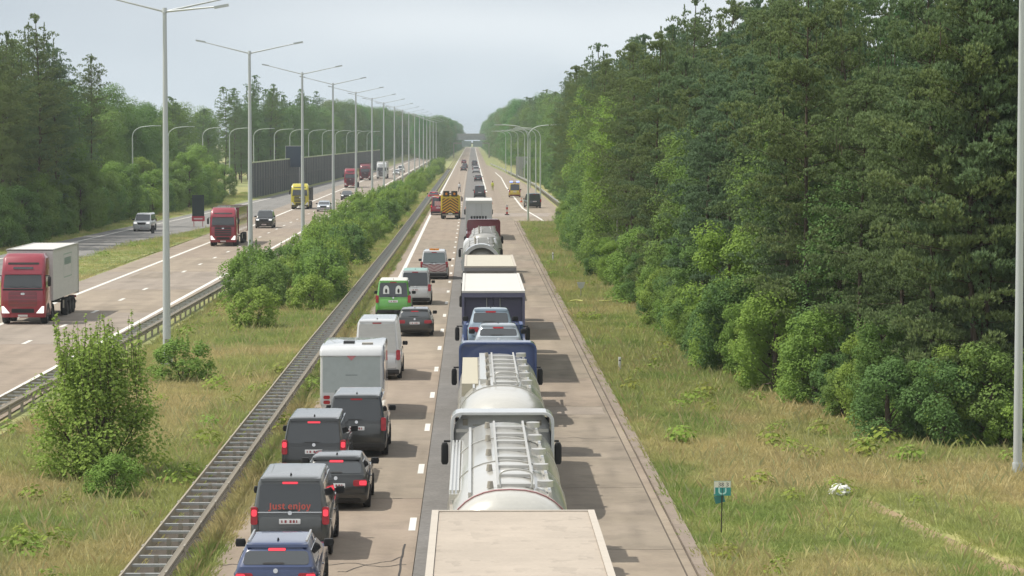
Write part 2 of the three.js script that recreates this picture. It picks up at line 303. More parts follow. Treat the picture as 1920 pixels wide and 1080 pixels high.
// ------------------------------------------------------------------ street lamps
function medianLamp(x, d, third) {
  const t = thing('street_lamp', third ? 'tall grey lamp post with spread arms standing behind the big median shrub' : 'tall grey two-armed lamp post standing in the shrubby median', 'street lamp', x, d, 0, third ? undefined : 'lamp posts along the median');
  part(t, 'pole', merge([cyl(.19, .085, 16.0, 12)]), M.pole, 0, -.1, 0);
  part(t, 'base_plate', cyl(.27, .25, .5, 12), M.pole, 0, -.1, 0); part(t, 'access_door', box(-.07, .07, .7, 1.2, .17, .195), M.galvDull);
  const ends = [[-3.1, .72, 0], [3.1, .62, 0]]; if (third) ends.push([2.5, .12, 1.2]);
  for (const [ex, ey, ez] of ends) { part(t, 'arm', bar([0, 15.85, 0], [ex, 15.9 + ey, ez], .055, 6, .035), M.pole); const l = box(-.32, .32, -.05, .06, -.13, .13); l.rotateZ(Math.sign(ex) * .18); part(t, 'lamp_head', l, M.pole, ex * 1.06, 15.9 + ey * 1.06, ez * 1.06); }
  part(t, 'pole_cap', cyl(.13, .10, .22, 10), M.pole, 0, 15.8, 0);
  return t;
}
[[-13.75, 127], [-15.0, 191], [-15.3, 255], [-15.05, 306], [-15.1, 367], [-15.1, 426], [-15.1, 482], [-15.1, 548], [-15.1, 611], [-15.1, 672], [-15, 735], [-15, 800], [-15, 865], [-15, 930], [-15, 1000], [-15, 1080], [-15, 1170], [-14.8, 1260]].forEach(([x, d], i) => medianLamp(x, d, i === 0));
function curvedLamp(name, x, d, sides, h, label, group, m = M.poleGreen) {
  const t = thing(name, label, 'street lamp', x, d, 0, group);
  part(t, 'pole', cyl(.13, .08, h - 1.6, 8), m, 0, -.1, 0);
  for (const s of sides) { part(t, 'arm', tube([[0, h - 1.9, 0], [0, h - 1.5, 0], [s * .25, h - .75, 0], [s * 1.0, h - .22, 0], [s * 2.2, h - .02, 0], [s * 3.3, h + .05, 0]], .07, 6, 18), m); part(t, 'lamp_head', box(-.45, .45, -.06, .07, -.14, .14), m, s * 3.6, h + .05, 0); }
  return t;
}
for (const [x, d] of [[-48.2, 402], [-46.9, 437], [-45.2, 475], [-43.9, 512], [-42.4, 549], [-40.9, 585], [-39.7, 616], [-38.2, 660], [-36.8, 694], [-35.6, 735], [-34.4, 775], [-33.4, 820], [-32.4, 870]]) curvedLamp('street_lamp', x, d, [1], 11.7, 'lamp post with one curved arm in front of the dark noise barrier', 'curved lamp posts by the noise barrier');
curvedLamp('street_lamp', 6.7, 341, [-1, 1], 11.6, 'lamp post with two curved arms where the verge ends at the slip road', undefined);
for (const [x, d] of [[7.2, 800], [7.9, 740], [8.9, 690], [9.6, 640], [9.2, 560], [9.0, 500], [8.6, 450]]) curvedLamp('street_lamp', x + 2.2, d, [-1], 11.6, 'lamp post with a curved arm along the slip road', 'lamp posts along the slip road');
{
  const t = thing('street_lamp', 'lone pale lamp post standing in the grass before the wood', 'street lamp', 16.7, 86);
  part(t, 'pole', cyl(.14, .08, 17.4, 12), M.pole, 0, -.1, 0); part(t, 'base_plate', cyl(.19, .17, .4, 12), M.pole, 0, -.1, 0);
  part(t, 'arm', bar([0, 17.2, 0], [-2.2, 17.7, 0], .05), M.pole); part(t, 'lamp_head', box(-.4, .4, -.06, .06, -.14, .14), M.pole, -2.5, 17.75, 0);
}
{
  const t = thing('street_lamp', 'short post with a square bent arm before the dark trees', 'street lamp', -46, 364);
  part(t, 'pole', cyl(.11, .09, 4.2, 8), M.pole, 0, -.1, 0); part(t, 'arm', box(-1.7, .1, -.07, .07, -.07, .07), M.pole, 0, 4.1, 0);
}

// ------------------------------------------------------------------ trees and shrubs
class Soup {   // loose leaf faces
  constructor() { this.p = []; }
  tri(a, b, c) { this.p.push(a[0], a[1], a[2], b[0], b[1], b[2], c[0], c[1], c[2]); }
  geom() { const g = new THREE.BufferGeometry(); g.setAttribute('position', new THREE.Float32BufferAttribute(this.p, 3)); g.computeVertexNormals(); return g; }
}
function dirOf(r) { const u = r() * 2 - 1, a = r() * 6.2832, s = Math.sqrt(1 - u * u); return [s * Math.cos(a), u, s * Math.sin(a)]; }
const norm = v => { const l = Math.hypot(...v) || 1; return [v[0] / l, v[1] / l, v[2] / l]; };
const cross = (a, b) => [a[1] * b[2] - a[2] * b[1], a[2] * b[0] - a[0] * b[2], a[0] * b[1] - a[1] * b[0]];
function needles(S, p, dir, len, n, r) {   // one shoot: narrow faces spread round its axis
  const s = norm(cross(dir, Math.abs(dir[1]) > .9 ? [1, 0, 0] : [0, 1, 0])), t = cross(dir, s);
  for (let i = 0; i < n; i++) {
    const a = (i + r()) / n * 6.2832, ca = Math.cos(a), sa = Math.sin(a), o = [s[0] * ca + t[0] * sa, s[1] * ca + t[1] * sa, s[2] * ca + t[2] * sa];
    const L = len * (.7 + .6 * r()), w = .028 + .02 * r(), q = norm(cross(dir, o));
    const tip = [0, 1, 2].map(k => p[k] + dir[k] * L * .85 + o[k] * L * .42);
    S.tri([p[0] - q[0] * w, p[1] - q[1] * w, p[2] - q[2] * w], [p[0] + q[0] * w, p[1] + q[1] * w, p[2] + q[2] * w], tip);
  }
}
function leaf(S, p, n, size, r) {   // a folded diamond
  const a = norm(cross(n, dirOf(r))), b = cross(n, a), l = size * (.7 + .6 * r()), w = l * (.3 + .2 * r());
  const A = [0, 1, 2].map(k => p[k] - a[k] * l * .5), B = [0, 1, 2].map(k => p[k] + a[k] * l * .5), P = [0, 1, 2].map(k => p[k] + b[k] * w + n[k] * w * .25), Q = [0, 1, 2].map(k => p[k] - b[k] * w + n[k] * w * .25);
  S.tri(A, P, B); S.tri(A, B, Q);
}
const leafTone = {
  pine: [leafMat(.185, .265, .128, .25), leafMat(.205, .275, .122, .25), leafMat(.172, .255, .138, .25), leafMat(.22, .28, .115, .25)],
  broad: [leafMat(.165, .27, .075, .36), leafMat(.19, .285, .076, .36), leafMat(.145, .25, .08, .36)],
  shrub: [leafMat(.25, .37, .078, .34), leafMat(.225, .35, .082, .34), leafMat(.275, .38, .085, .34)],
};
function pineProto(seed, h, R, low, dens) {
  const r = rng(seed), S = new Soup(), wood = [], lean = (r() - .5) * .8, bend = (r() < .5 ? -1 : 1) * (.35 + .5 * r()), tx = y => lean * y / h + bend * Math.sin(y / h * 3.6), tz = y => bend * y / h * .5;
  for (let i = 0; i < 5; i++) { const y0 = h * i / 5, y1 = h * (i + 1) / 5; wood.push(bar([tx(y0), y0 - (i ? 0 : .2), tz(y0)], [tx(y1), y1, tz(y1)], .15 * (1 - i / 5.6), 7, .15 * (1 - (i + 1) / 5.6))); }
  const nW = Math.round(h * 1.35), lobe = r() * 6.28;
  for (let i = 0; i < nW; i++) {
    const t0 = i / (nW - 1), nb = 4 + Math.floor(r() * 3), a0 = r() * 6.28;
    for (let b = 0; b < nb; b++) {
      if (r() < .2) continue;
      const t = Math.max(0, Math.min(1, t0 + (r() - .5) * .09)), y = h * (low + (1.0 - low) * t);
      const prof = (t < .45 ? .72 + .28 * t / .45 : Math.pow(Math.max(0.004, 1 - ((t - .45) / .57) ** 1.7), .75)) * (.85 + .3 * vnoise(t * 5 + lobe, b + lobe, seed));
      const L = R * prof * (.38 + .8 * r()), az = a0 + b / nb * 6.28 + (r() - .5) * .6, up = .12 + .5 * t + (r() - .5) * .35;
      const ca = Math.cos(az), sa = Math.sin(az), P = s => [tx(y) + ca * L * s, y + up * L * s * (.6 + .4 * s) - .12 * L * s * (1 - t), tz(y) + sa * L * s];
      if (L > .9) wood.push(bar(P(0), P(.8), .022, 4, .008));
      const nc = Math.max(1, Math.round(L * 1.75)), per = Math.round(dens);
      for (let k = 0; k < nc; k++) {   // rounded needle clumps along the outer part of the branch
        const s0 = nc === 1 ? .95 : .25 + .8 * (k + .6 * r()) / (nc - .4), q = P(s0), side = (r() - .5) * L * .5, cr = (.26 + .22 * r()) * (L > .7 ? 1 : .8);
        const c = [q[0] - sa * side, q[1] + .05 + (r() - .5) * .25, q[2] + ca * side];
        for (let i2 = 0; i2 < per; i2++) {
          const o = dirOf(r); if (o[1] < -.35) o[1] = -o[1]; const p = [c[0] + o[0] * cr, c[1] + o[1] * cr * .6, c[2] + o[2] * cr];
          needles(S, p, norm([o[0] * .6 + ca * .2, .9 + r() * .6, o[2] * .6 + sa * .2]), .125 + .08 * r(), 5, r);
        }
      }
    }
  }
  for (let k = 0; k < 7; k++) {   // upright leading shoots that break the outline
    const a = r() * 6.28, q = k ? .5 + r() * R * .45 : 0, bx = tx(h) + Math.cos(a) * q, bz = tz(h) + Math.sin(a) * q, y0 = h * (1 - .09 * q) - .4, H = .7 + .9 * r();
    wood.push(bar([bx, y0 - .5, bz], [bx, y0 + H * .8, bz], .02, 4, .008)); for (let i = 0; i < 26; i++) { const u = r(); needles(S, [bx + (r() - .5) * .22 * (1.2 - u), y0 + H * u, bz + (r() - .5) * .22 * (1.2 - u)], norm([r() - .5, 1.5, r() - .5]), .17, 5, r); }
  }
  for (let k = 0; k < 22; k++) needles(S, [tx(h) + (r() - .5) * .3, h + (r() - .7) * .7, tz(h) + (r() - .5) * .3], norm([r() - .5, 1.4, r() - .5]), .36, 6, r);
  return { crown: S.geom(), trunk: merge(wood) };
}
function broadProto(seed, h, R, low, nClump, per, size, droop = 0) {
  const r = rng(seed), S = new Soup(), wood = [];
  wood.push(bar([0, -.2, 0], [.15, h * .45, .1], .17, 7, .12), bar([.15, h * .45, .1], [.1, h * .9, 0], .12, 6, .03));
  for (let i = 0; i < nClump; i++) {
    const t = Math.pow((i + r()) / nClump, .85), y = h * (low + (1 - low) * t), pr = Math.sqrt(Math.max(.05, 1 - ((t - .4) / .66) ** 2)), a = r() * 6.283, rad = R * pr * Math.sqrt(.15 + .85 * r());
    const c = [Math.cos(a) * rad, y, Math.sin(a) * rad], cr = (.55 + .55 * r()) * R / 2.2;
    if (i % 2 === 0) wood.push(bar([.1, Math.max(.5, y - rad * .9), 0], c, .045, 4, .012));
    for (let k = 0; k < per; k++) {
      const o = dirOf(r), q = Math.cbrt(.2 + .8 * r()) * cr, p = [c[0] + o[0] * q * 1.1, c[1] + o[1] * q * .8 - droop * q * r() * 1.6, c[2] + o[2] * q * 1.1];
      leaf(S, p, norm([o[0] * .7 + (r() - .5), .5 + o[1] * .5 + (r() - .5) * .8, o[2] * .7 + (r() - .5)]), size, r);
    }
  }
  return { crown: S.geom(), trunk: merge(wood) };
}
function shrubProto(seed, h, R, nClump, per, size, spires, cone = 0) {
  const r = rng(seed), S = new Soup(), wood = [];
  for (let i = 0; i < nClump; i++) {
    const t = (i + r()) / nClump, y = h * (.06 + .82 * t), pr = cone ? Math.pow(1.03 - t, .38) * (t < .15 ? .8 : 1) * (.75 + .5 * r()) : Math.sqrt(Math.max(.08, 1 - ((t - .35) / .75) ** 2)), a = r() * 6.283, rad = R * pr * Math.sqrt(.1 + .9 * r());
    const c = [Math.cos(a) * rad, y, Math.sin(a) * rad], cr = (.35 + .4 * r()) * Math.max(.5, R * .42);
    if (i % 3 === 0) wood.push(bar([Math.cos(a) * .12, -.15, Math.sin(a) * .12], c, .03, 4, .01));
    for (let k = 0; k < per; k++) { const o = dirOf(r), q = Math.cbrt(.15 + .85 * r()) * cr, p = [c[0] + o[0] * q, Math.max(.02, c[1] + o[1] * q * 1.1), c[2] + o[2] * q]; leaf(S, p, norm([o[0] * .7 + (r() - .5), .5 + (r() - .3), o[2] * .7 + (r() - .5)]), size, r); }
  }
  for (let i = 0; i < spires; i++) {   // long upright shoots that stand out of the crown
    const a = r() * 6.283, rad = R * .7 * Math.sqrt(r()), y0 = h * (.55 + .25 * r()), y1 = h * (.85 + .28 * r()), x = Math.cos(a) * rad, z = Math.sin(a) * rad, lx = (r() - .5) * .5;
    wood.push(bar([x, y0, z], [x + lx, y1, z], .014, 3, .005));
    for (let k = 0; k < 46; k++) { const s = r(), y = y0 + (y1 - y0) * s, o = dirOf(r), w = .16 * (1.15 - s); leaf(S, [x + lx * s + o[0] * w, y + o[1] * .08, z + o[2] * w], norm([o[0], .9, o[2]]), size * .95, r); }
  }
  return { crown: S.geom(), trunk: merge(wood) };
}
const protos = {
  pineNear: [pineProto(11, 17, 3.0, .10, 34), pineProto(12, 16, 2.7, .30, 34), pineProto(13, 18, 3.1, .08, 34), pineProto(14, 15, 2.8, .22, 34)],
  pine: [pineProto(21, 18, 2.9, .16, 22), pineProto(22, 17, 2.7, .34, 22), pineProto(23, 19, 3.0, .12, 22)],
  pineTall: [pineProto(31, 21, 2.6, .42, 18), pineProto(32, 20, 2.4, .5, 18)],
  broad: [broadProto(41, 14, 3.0, .12, 62, 300, .165), broadProto(42, 15, 3.4, .10, 66, 300, .17), broadProto(43, 12, 2.7, .10, 56, 300, .155)],
  birch: [broadProto(51, 14, 2.5, .08, 70, 300, .13, .8)],
  under: [broadProto(61, 5, 1.7, .02, 34, 330, .13), broadProto(62, 3.6, 1.5, .01, 28, 330, .12), broadProto(63, 6.5, 1.9, .03, 40, 330, .135)],
  shrub: [shrubProto(71, 3.0, 1.6, 46, 120, .13, 8), shrubProto(72, 2.4, 1.5, 40, 120, .13, 5), shrubProto(73, 3.4, 1.8, 50, 120, .14, 10)],
  big: [shrubProto(81, 4.5, 2.0, 150, 105, .11, 60, 1)],
};
const tr = rng(2024);
function plant(kind, name, label, category, group, x, d, scale, tone, woodM = M.bark, i = Math.floor(tr() * protos[kind].length), sx = 1) {
  const p = protos[kind][i], t = thing(name, label, category, x, d, tr() * 6.283, group), tones = leafTone[tone];
  part(t, kind === 'shrub' || kind === 'big' ? 'stems' : 'trunk', p.trunk, woodM); part(t, kind === 'shrub' || kind === 'big' ? 'foliage' : 'crown', p.crown, tones[Math.floor(tr() * tones.length)]);
  t.scale.set(scale * sx, scale, scale * sx); t.position.y = -.06; return t;
}
// edge of the sunlit wood beside the lorries
const edge = [[60, 24], [90, 19.5], [94, 15.6], [100, 14.4], [108, 12.9], [116, 12.0], [128, 10.6], [150, 10.4], [168, 10.4], [206, 9.3], [312, 9.8], [345, 13.2], [400, 15.8], [575, 16.2], [780, 14.2], [1000, 10.8], [1500, 8.4], [2500, 8]];
const edgeAt = d => { let i = 0; while (i < edge.length - 2 && d > edge[i + 1][0]) i++; const a = edge[i], b = edge[i + 1]; return a[1] + (b[1] - a[1]) * (d - a[0]) / (b[0] - a[0]); };
const RW = 'trees of the wood beside the lorries', LW = 'trees of the shaded wood beyond the slip road';
const inside = [];
const zone = d => d < 112 ? 'by the lone lamp post' : d < 160 ? 'facing the tank lorries' : d < 230 ? 'facing the small triangular sign' : 'towards the end of the verge';
const inView = (x, d) => { const px = 886 + x * 5300 / d; return px > -160 && px < 2140; };
{
  let n = 0;
  for (let d = 96; d < 350; d += d < 180 ? 3.9 : 4.8) for (let row = 0; row < 4; row++) {
    const dd = d + (tr() - .5) * 2.6, x = edgeAt(dd) + 1.9 + row * 3.7 + (tr() - .5) * 1.8; if (!inView(x - 3, dd)) continue;
    const s = (dd < 180 ? .96 : .96) * (.82 + .30 * tr()) * (row ? 1.02 : .9), u = tr();
    if (row > 1) { inside.push([x, dd, s]); continue; }
    if (row === 0 && u < .22 || u < .08) plant('broad', 'broadleaf_tree', 'broadleaf tree in the ' + (row ? 'second' : 'front') + ' row of the wood ' + zone(dd), 'tree', RW + ', broadleaf, row ' + (row + 1) + ', ' + zone(dd), x, dd, s * (row ? 1.08 : .9), 'broad');
    else plant(dd < 190 && row < 2 ? 'pineNear' : 'pine', 'pine_tree', 'grey-green pine in the ' + (row ? 'second' : 'front') + ' row of the sunlit wood ' + zone(dd), 'tree', RW + ', row ' + (row + 1) + ', ' + zone(dd), x, dd, s, 'pine');
    n++;
  }
  for (const d of [94.5, 96, 98.5]) for (let x = edgeAt(d) + 1.8; x < 25; x += 3.1) plant('pineNear', 'pine_tree', 'grey-green pine at the end of the wood behind the lone lamp post', 'tree', RW + ', end', x + (tr() - .5), d + 2.5 * tr(), .82 + .2 * tr(), 'pine');
  for (const [x, d, s] of [[11.0, 255, 1.05], [11.2, 268, 1.0], [10.6, 206, .9], [10.9, 213, .95], [12.0, 142, .42]]) plant('birch', 'birch_tree', 'pale yellow-green birch with drooping twigs at the edge of the wood', 'tree', RW + ', birch', x, d, s, 'shrub', M.barkPale);
  // skirt of undergrowth along that edge
  for (let d = 91; d < 350; d += d < 170 ? 1.75 : 3.2) {
    const x = edgeAt(d) + .3 + (tr() - .5) * 1.1; if (!inView(x - 2, d)) continue;
    plant('under', 'undergrowth_bush', 'leafy green bush in the undergrowth along the wood ' + zone(d), 'bush', 'bushes along the wood ' + zone(d), x, d, .40 + .55 * tr() * tr() + .12 * tr(), tr() < .5 ? 'broad' : 'shrub');
  }
  for (let x = 14.2; x < 23; x += 1.5) plant('under', 'undergrowth_bush', 'leafy green bush at the foot of the end pines behind the lone lamp post', 'bush', 'bushes at the end of the wood', x, 93 + 1.6 * tr() + Math.max(0, 15.5 - x), .5 + .4 * tr(), 'broad');
  for (let d = 352; d < 900; d += 8) for (let row = 0; row < 2; row++) {
    const x = edgeAt(d) + 2.4 + row * 5 + (tr() - .5) * 2.4; const u = tr();
    if (row) { inside.push([x, d + tr() * 4, .98 + .2 * tr()]); continue; }
    if (u < .3) plant('broad', 'broadleaf_tree', 'broadleaf tree in the wood behind the slip road', 'tree', 'trees behind the slip road, broadleaf', x, d + tr() * 4, 1.12 + .25 * tr(), 'broad');
    else plant('pine', 'pine_tree', 'pine in the wood behind the slip road', 'tree', 'trees behind the slip road', x, d + tr() * 4, .92 + .22 * tr(), 'pine');
  }
  for (let d = 360; d < 700; d += 7) plant('under', 'undergrowth_bush', 'low bush behind the slip road guard rail', 'bush', 'bushes behind the slip road', edgeAt(d) - 1 + tr(), d, .7 + .4 * tr(), 'broad');
}
{ // shaded wood on the far side of the other carriageway
  for (let d = 258; d < 345; d += 5.2) for (let row = 0; row < 4; row++) {
    const dd = d + (tr() - .5) * 3, x = -44.4 - (d - 258) * .02 - row * 4.6 + (tr() - .5) * 2.2; if (!inView(x + 4, dd)) continue;
    const far = Math.max(0, (dd - 292) / 50);
    if (row > 2) { inside.push([x, dd, (.96 + .15 * tr()) * (1 - .38 * far)]); continue; }
    if (tr() < .1) plant('broad', 'broadleaf_tree', 'dark broadleaf tree in the shaded wood beyond the slip road', 'tree', LW + ', broadleaf', x, dd, (1.18 + .2 * tr()) * (1 - .35 * far), 'broad');
    else plant('pine', 'pine_tree', 'dark pine in the shaded wood beyond the slip road', 'tree', LW, x, dd, (1.02 + .15 * tr()) * (1 - .42 * far), 'pine');
  }
  for (const [x, d, s] of [[-44.6, 306, .96], [-43.4, 322, .95], [-45.0, 299, .93]]) plant('pineTall', 'pine_tree', 'tall sparse pine that stands clear of the shaded wood against the sky', 'tree', LW + ', sparse pines', x, d, s, 'pine');
  for (let d = 252; d < 345; d += 3.4) plant('under', 'undergrowth_bush', 'dark bush under the trees beyond the slip road', 'bush', 'bushes under the shaded wood', -43.2 + (tr() - .5) * 1.6, d, .7 + .5 * tr(), 'broad');
  for (let i = 0; i < 22; i++) { const d = 372 + i * 5.5; plant('under', 'undergrowth_bush', 'light green bush below the curved lamp posts', 'bush', 'bushes below the curved lamp posts', -50.5 + (d - 372) * .085 - tr() * 6, d, .9 + .5 * tr(), tr() < .6 ? 'shrub' : 'broad'); }
  for (let d = 346; d < 438; d += 3.2) plant('under', 'undergrowth_bush', 'light green bush between the shaded wood and the noise barrier', 'bush', 'bushes between wood and noise barrier', -42.6 + (d - 346) * .04 - tr() * 2.5, d, .75 + .45 * tr(), tr() < .45 ? 'shrub' : 'broad');
  for (let d = 350; d < 470; d += 8) plant('broad', 'broadleaf_tree', 'dark broadleaf tree behind the bushes before the noise barrier', 'tree', 'trees behind the bushes before the noise barrier', -51 + (d - 350) * .03 - tr() * 4, d, .8 + .25 * tr(), 'broad');
  for (let i = 0; i < 86; i++) {
    const d = 380 + tr() * 330, x = -53 - tr() * 28 + (d - 380) * .022; if (!inView(x + 5, d)) continue;
    if (tr() < .35) plant('broad', 'broadleaf_tree', 'broadleaf tree in the wood behind the noise barrier', 'tree', 'trees behind the noise barrier, broadleaf', x, d, 1.0 + .2 * tr(), 'broad');
    else plant('pine', 'pine_tree', 'pine in the wood behind the noise barrier', 'tree', 'trees behind the noise barrier', x, d, .78 + .13 * tr(), 'pine');
  }
  for (let d = 640; d < 900; d += 9) for (let row = 0; row < 2; row++) plant(tr() < .6 ? 'broad' : 'pine', row ? 'pine_tree' : 'broadleaf_tree', row ? 'tree at the back of the wood behind the noise barrier' : 'tree in the front of the wood behind the noise barrier', 'tree', row ? 'back of the wood behind the noise barrier' : 'front of the wood behind the noise barrier', -46.5 + (d - 640) * .02 - row * 7 - tr() * 3, d, 1.05 + .2 * tr(), 'broad');
}
{
  const r = rng(66), m = new THREE.Matrix4(), q = new THREE.Quaternion(), e = new THREE.Euler(), o = new THREE.InstancedMesh(protos.pine[0].crown, leafTone.pine[0], inside.length);
  inside.forEach(([x, d, s], i) => { e.set(0, r() * 6.28, 0); m.compose(new THREE.Vector3(x, 0, -d), q.setFromEuler(e), new THREE.Vector3(s, s, s)); o.setMatrixAt(i, m); o.setColorAt(i, C(.8 + .3 * r(), .85 + .25 * r(), .8 + .3 * r())); });
  stuff(o, 'inner_wood', 'mass of pine crowns deep inside the woods behind their front trees', 'wood');
}
{ // the wood far down both sides
  const g = mergeGeometries([protos.broad[1].crown]), L = [], r = rng(55), m = new THREE.Matrix4(), q = new THREE.Quaternion(), e = new THREE.Euler();
  for (let d = 905; d < 2500; d += 11) for (let row = 0; row < 2; row++) {
    L.push([edgeAt(d) + 3.2 + row * 6 + r() * 2, d, 1.15 + .35 * r()]);
    L.push([-42 + (d - 905) * .016 * (d < 1500 ? 1 : 1.1) - row * 6 - r() * 2, d, 1.15 + .35 * r()]);
  }
  for (let d = 1180; d < 2300; d += 16) L.push([-13.5 - r() * 3 + (d - 1180) * .003, d, 1.0 + .35 * r()], [-20 - r() * 5, d + 5, 1.0 + .3 * r()]);
  const o = new THREE.InstancedMesh(g, leafTone.broad[2], L.length);
  L.forEach(([x, d, s], i) => { e.set(0, r() * 6.28, 0); m.compose(new THREE.Vector3(x, -.5, -d), q.setFromEuler(e), new THREE.Vector3(s, s, s)); o.setMatrixAt(i, m); o.setColorAt(i, C(.75 + .5 * r(), .8 + .35 * r(), .8 + .4 * r())); });
  stuff(o, 'distant_wood', 'far-off green wood lining both sides of the road to the horizon', 'wood');
}
{ // shrubs of the median
  plant('big', 'large_shrub', 'big upright light green shrub with leafy shoots in the median grass', 'shrub', undefined, -11.3, 85, 1, 'shrub', M.bark, 0).children[1].material = leafTone.shrub[2];
  plant('shrub', 'shrub', 'small bush at the foot of the big upright shrub', 'shrub', undefined, -10.2, 80.5, .55, 'shrub', M.bark, 1);
  plant('shrub', 'shrub', 'low green bush growing round the foot of the lamp post', 'shrub', undefined, -12.2, 119, .62, 'shrub', M.bark, 0, 1.35);
  plant('shrub', 'shrub', 'bright green bush standing alone before the median hedge', 'shrub', undefined, -11.7, 152, .95, 'shrub', M.bark, 1);
  plant('shrub', 'shrub', 'grey-green twiggy bush beside the second lamp post', 'shrub', undefined, -14.2, 186, .95, 'broad', M.bark, 2);
  for (let d = 166, i = 0; d < 900; d += 6 + (d - 166) * .02, i++) for (let row = 0; row < (d < 520 ? 2 : 1); row++) {
    if (tr() < .1) continue;
    const x = -10.3 - row * 2.5 + (tr() - .5) * 1.8; plant('shrub', 'shrub', 'leafy shrub in the median hedge ' + (row ? 'on the lamp post side ' : 'on the queue side ') + (d < 260 ? 'opposite the vans' : d < 420 ? 'opposite the roadworks' : 'beyond the roadworks'), 'shrub', 'median hedge, ' + (row ? 'lamp post side, ' : 'queue side, ') + (d < 260 ? 'near stretch' : d < 420 ? 'middle stretch' : 'far stretch'), x, d + tr() * 3, .68 + .45 * tr(), tr() < .7 ? 'shrub' : 'broad');
  }
}

// ------------------------------------------------------------------ grass
{
  const r = rng(99);
  function tuft(n, h, w, spread, lean) {
    const S = new Soup();
    for (let i = 0; i < n; i++) { const a = r() * 6.283, x = Math.cos(a) * spread * r(), z = Math.sin(a) * spread * r(), H = h * (.5 + .7 * r()), l = lean * H * r(), b = r() * 6.283, dx = Math.cos(b), dz = Math.sin(b); const mx = x + Math.cos(a) * l * .4, mz = z + Math.sin(a) * l * .4;
      S.tri([x - dx * w, -.03, z - dz * w], [x + dx * w, -.03, z + dz * w], [mx + dx * w * .7, H * .6, mz + dz * w * .7]); S.tri([x - dx * w, -.03, z - dz * w], [mx + dx * w * .7, H * .6, mz + dz * w * .7], [x + Math.cos(a) * l, H, z + Math.sin(a) * l]); }
    return S.geom();
  }
  const grassM = leafMat(1, 1, 1, .3);
  const kinds = [tuft(40, .095, .0055, .32, 1.1), tuft(26, .155, .0045, .28, 1.0), tuft(9, .36, .0038, .2, .6)];
  const weed = (() => { const S = new Soup(), q = rng(5); for (let i = 0; i < 46; i++) { const o = dirOf(q), k = .26 * Math.cbrt(q()); leaf(S, [o[0] * k * 1.2, .22 + o[1] * k * .8, o[2] * k * 1.2], norm([o[0], 1, o[2]]), .11, q); } return S.geom(); })();
  const lists = [[], [], [], []];
  const put = (x, d, s, k, c) => lists[k].push([x, d, s, c]);
  function tone(x, d) {
    const straw = x > 9 && x < 30 && d < 112 ? .17 * Math.min(1, Math.max(0, (d - 76) / 12)) : 0, dry = fbm(x * .23 + 7, d * .12, 300, 4) + straw, g = fbm(x * .5, d * .3 + 9, 320, 3), v = .8 + .4 * r();
    const t = Math.max(0, Math.min(1, (dry - .50) * 4)), u = Math.max(0, Math.min(1, (g - .45) * 4));
    const G = [.30, .385, .12], O = [.44, .465, .18], D = [.58, .50, .26];
    return [0, 1, 2].map(i => ((G[i] * u + O[i] * (1 - u)) * (1 - t) + D[i] * t) * v);
  }
  function field(x0, x1, d0, d1, per, bias = 0, skip) {
    const n = Math.round((d1 - d0) * per);
    for (let i = 0; i < n; i++) {
      const d = d0 + (d1 - d0) * r(), a = typeof x0 === 'function' ? x0(d) : x0, b = typeof x1 === 'function' ? x1(d) : x1, x = a + (b - a) * r();
      if (skip && skip(x, d)) continue;
      const c = tone(x + bias, d), q = r(), pt = fbm(x * .35, d * .2, 410, 3);
      if (q < .004 && pt > .48) put(x, d, .8 + .9 * r(), 3, [.22 + .07 * r(), .31 + .05 * r(), .07]);
      else put(x, d, .75 + .55 * r() + .5 * Math.max(0, pt - .5), q < .58 ? 0 : q < .90 ? 1 : 2, q > .95 ? [.50 * (.8 + .3 * r()), .43, .22] : c);
    }
  }
  const onPath = (x, d) => d > 62 && d < 80.5 && Math.abs(x - (13.4 - (d - 64) * .145)) < .42 && r() < .93;
  field(5.68, d => Math.max(8, edgeAt(d) + 1.2), 62, 92, 430, 0, onPath); field(5.68, d => edgeAt(d) + 1.2, 92, 140, 250, 0); field(5.66, d => edgeAt(d) + .6, 140, 340, 85);
  field(-16, -8.22, 62, 110, 300, 40); field(-15.8, -8.15, 110, 200, 160, 40); field(-15.5, -7.95, 200, 420, 80, 40); field(-15.5, -7.6, 420, 900, 14, 40);
  field(-22, -16, 88, 92, 4, 40);
  field(-6.75, -6.28, 56, 200, 26, 60); field(-6.6, -6.3, 200, 420, 9, 60);
  field(d => -33.2 + (d > 270 ? (d - 270) * .08 : 0), -28.2, 180, 316, 34, 80);
  field(-43.5, d => -41.2 + (d > 266 ? (d - 266) * .03 : 0), 240, 400, 12, 90);
  field(-42, d => -36.5, 400, 520, 12, 90);
  const m = new THREE.Matrix4(), q = new THREE.Quaternion(), e = new THREE.Euler();
  ['short verge grass', 'long verge grass', 'tall seeding grass stalks', 'low leafy weeds'].forEach((label, k) => {
    const L = lists[k], o = new THREE.InstancedMesh(k < 3 ? kinds[k] : weed, grassM, L.length);
    L.forEach(([x, d, s, c], i) => { e.set((r() - .5) * .3, r() * 6.283, (r() - .5) * .3); m.compose(new THREE.Vector3(x, -.05, -d), q.setFromEuler(e), new THREE.Vector3(s * 1.15, s, s * 1.15)); o.setMatrixAt(i, m); o.setColorAt(i, C(...c)); });
    stuff(o, k < 3 ? 'grass' : 'weeds', label + ' growing on the verges and the median', k < 3 ? 'grass' : 'weeds');
  });
  console.log('grass', lists.map(l => l.length));
}

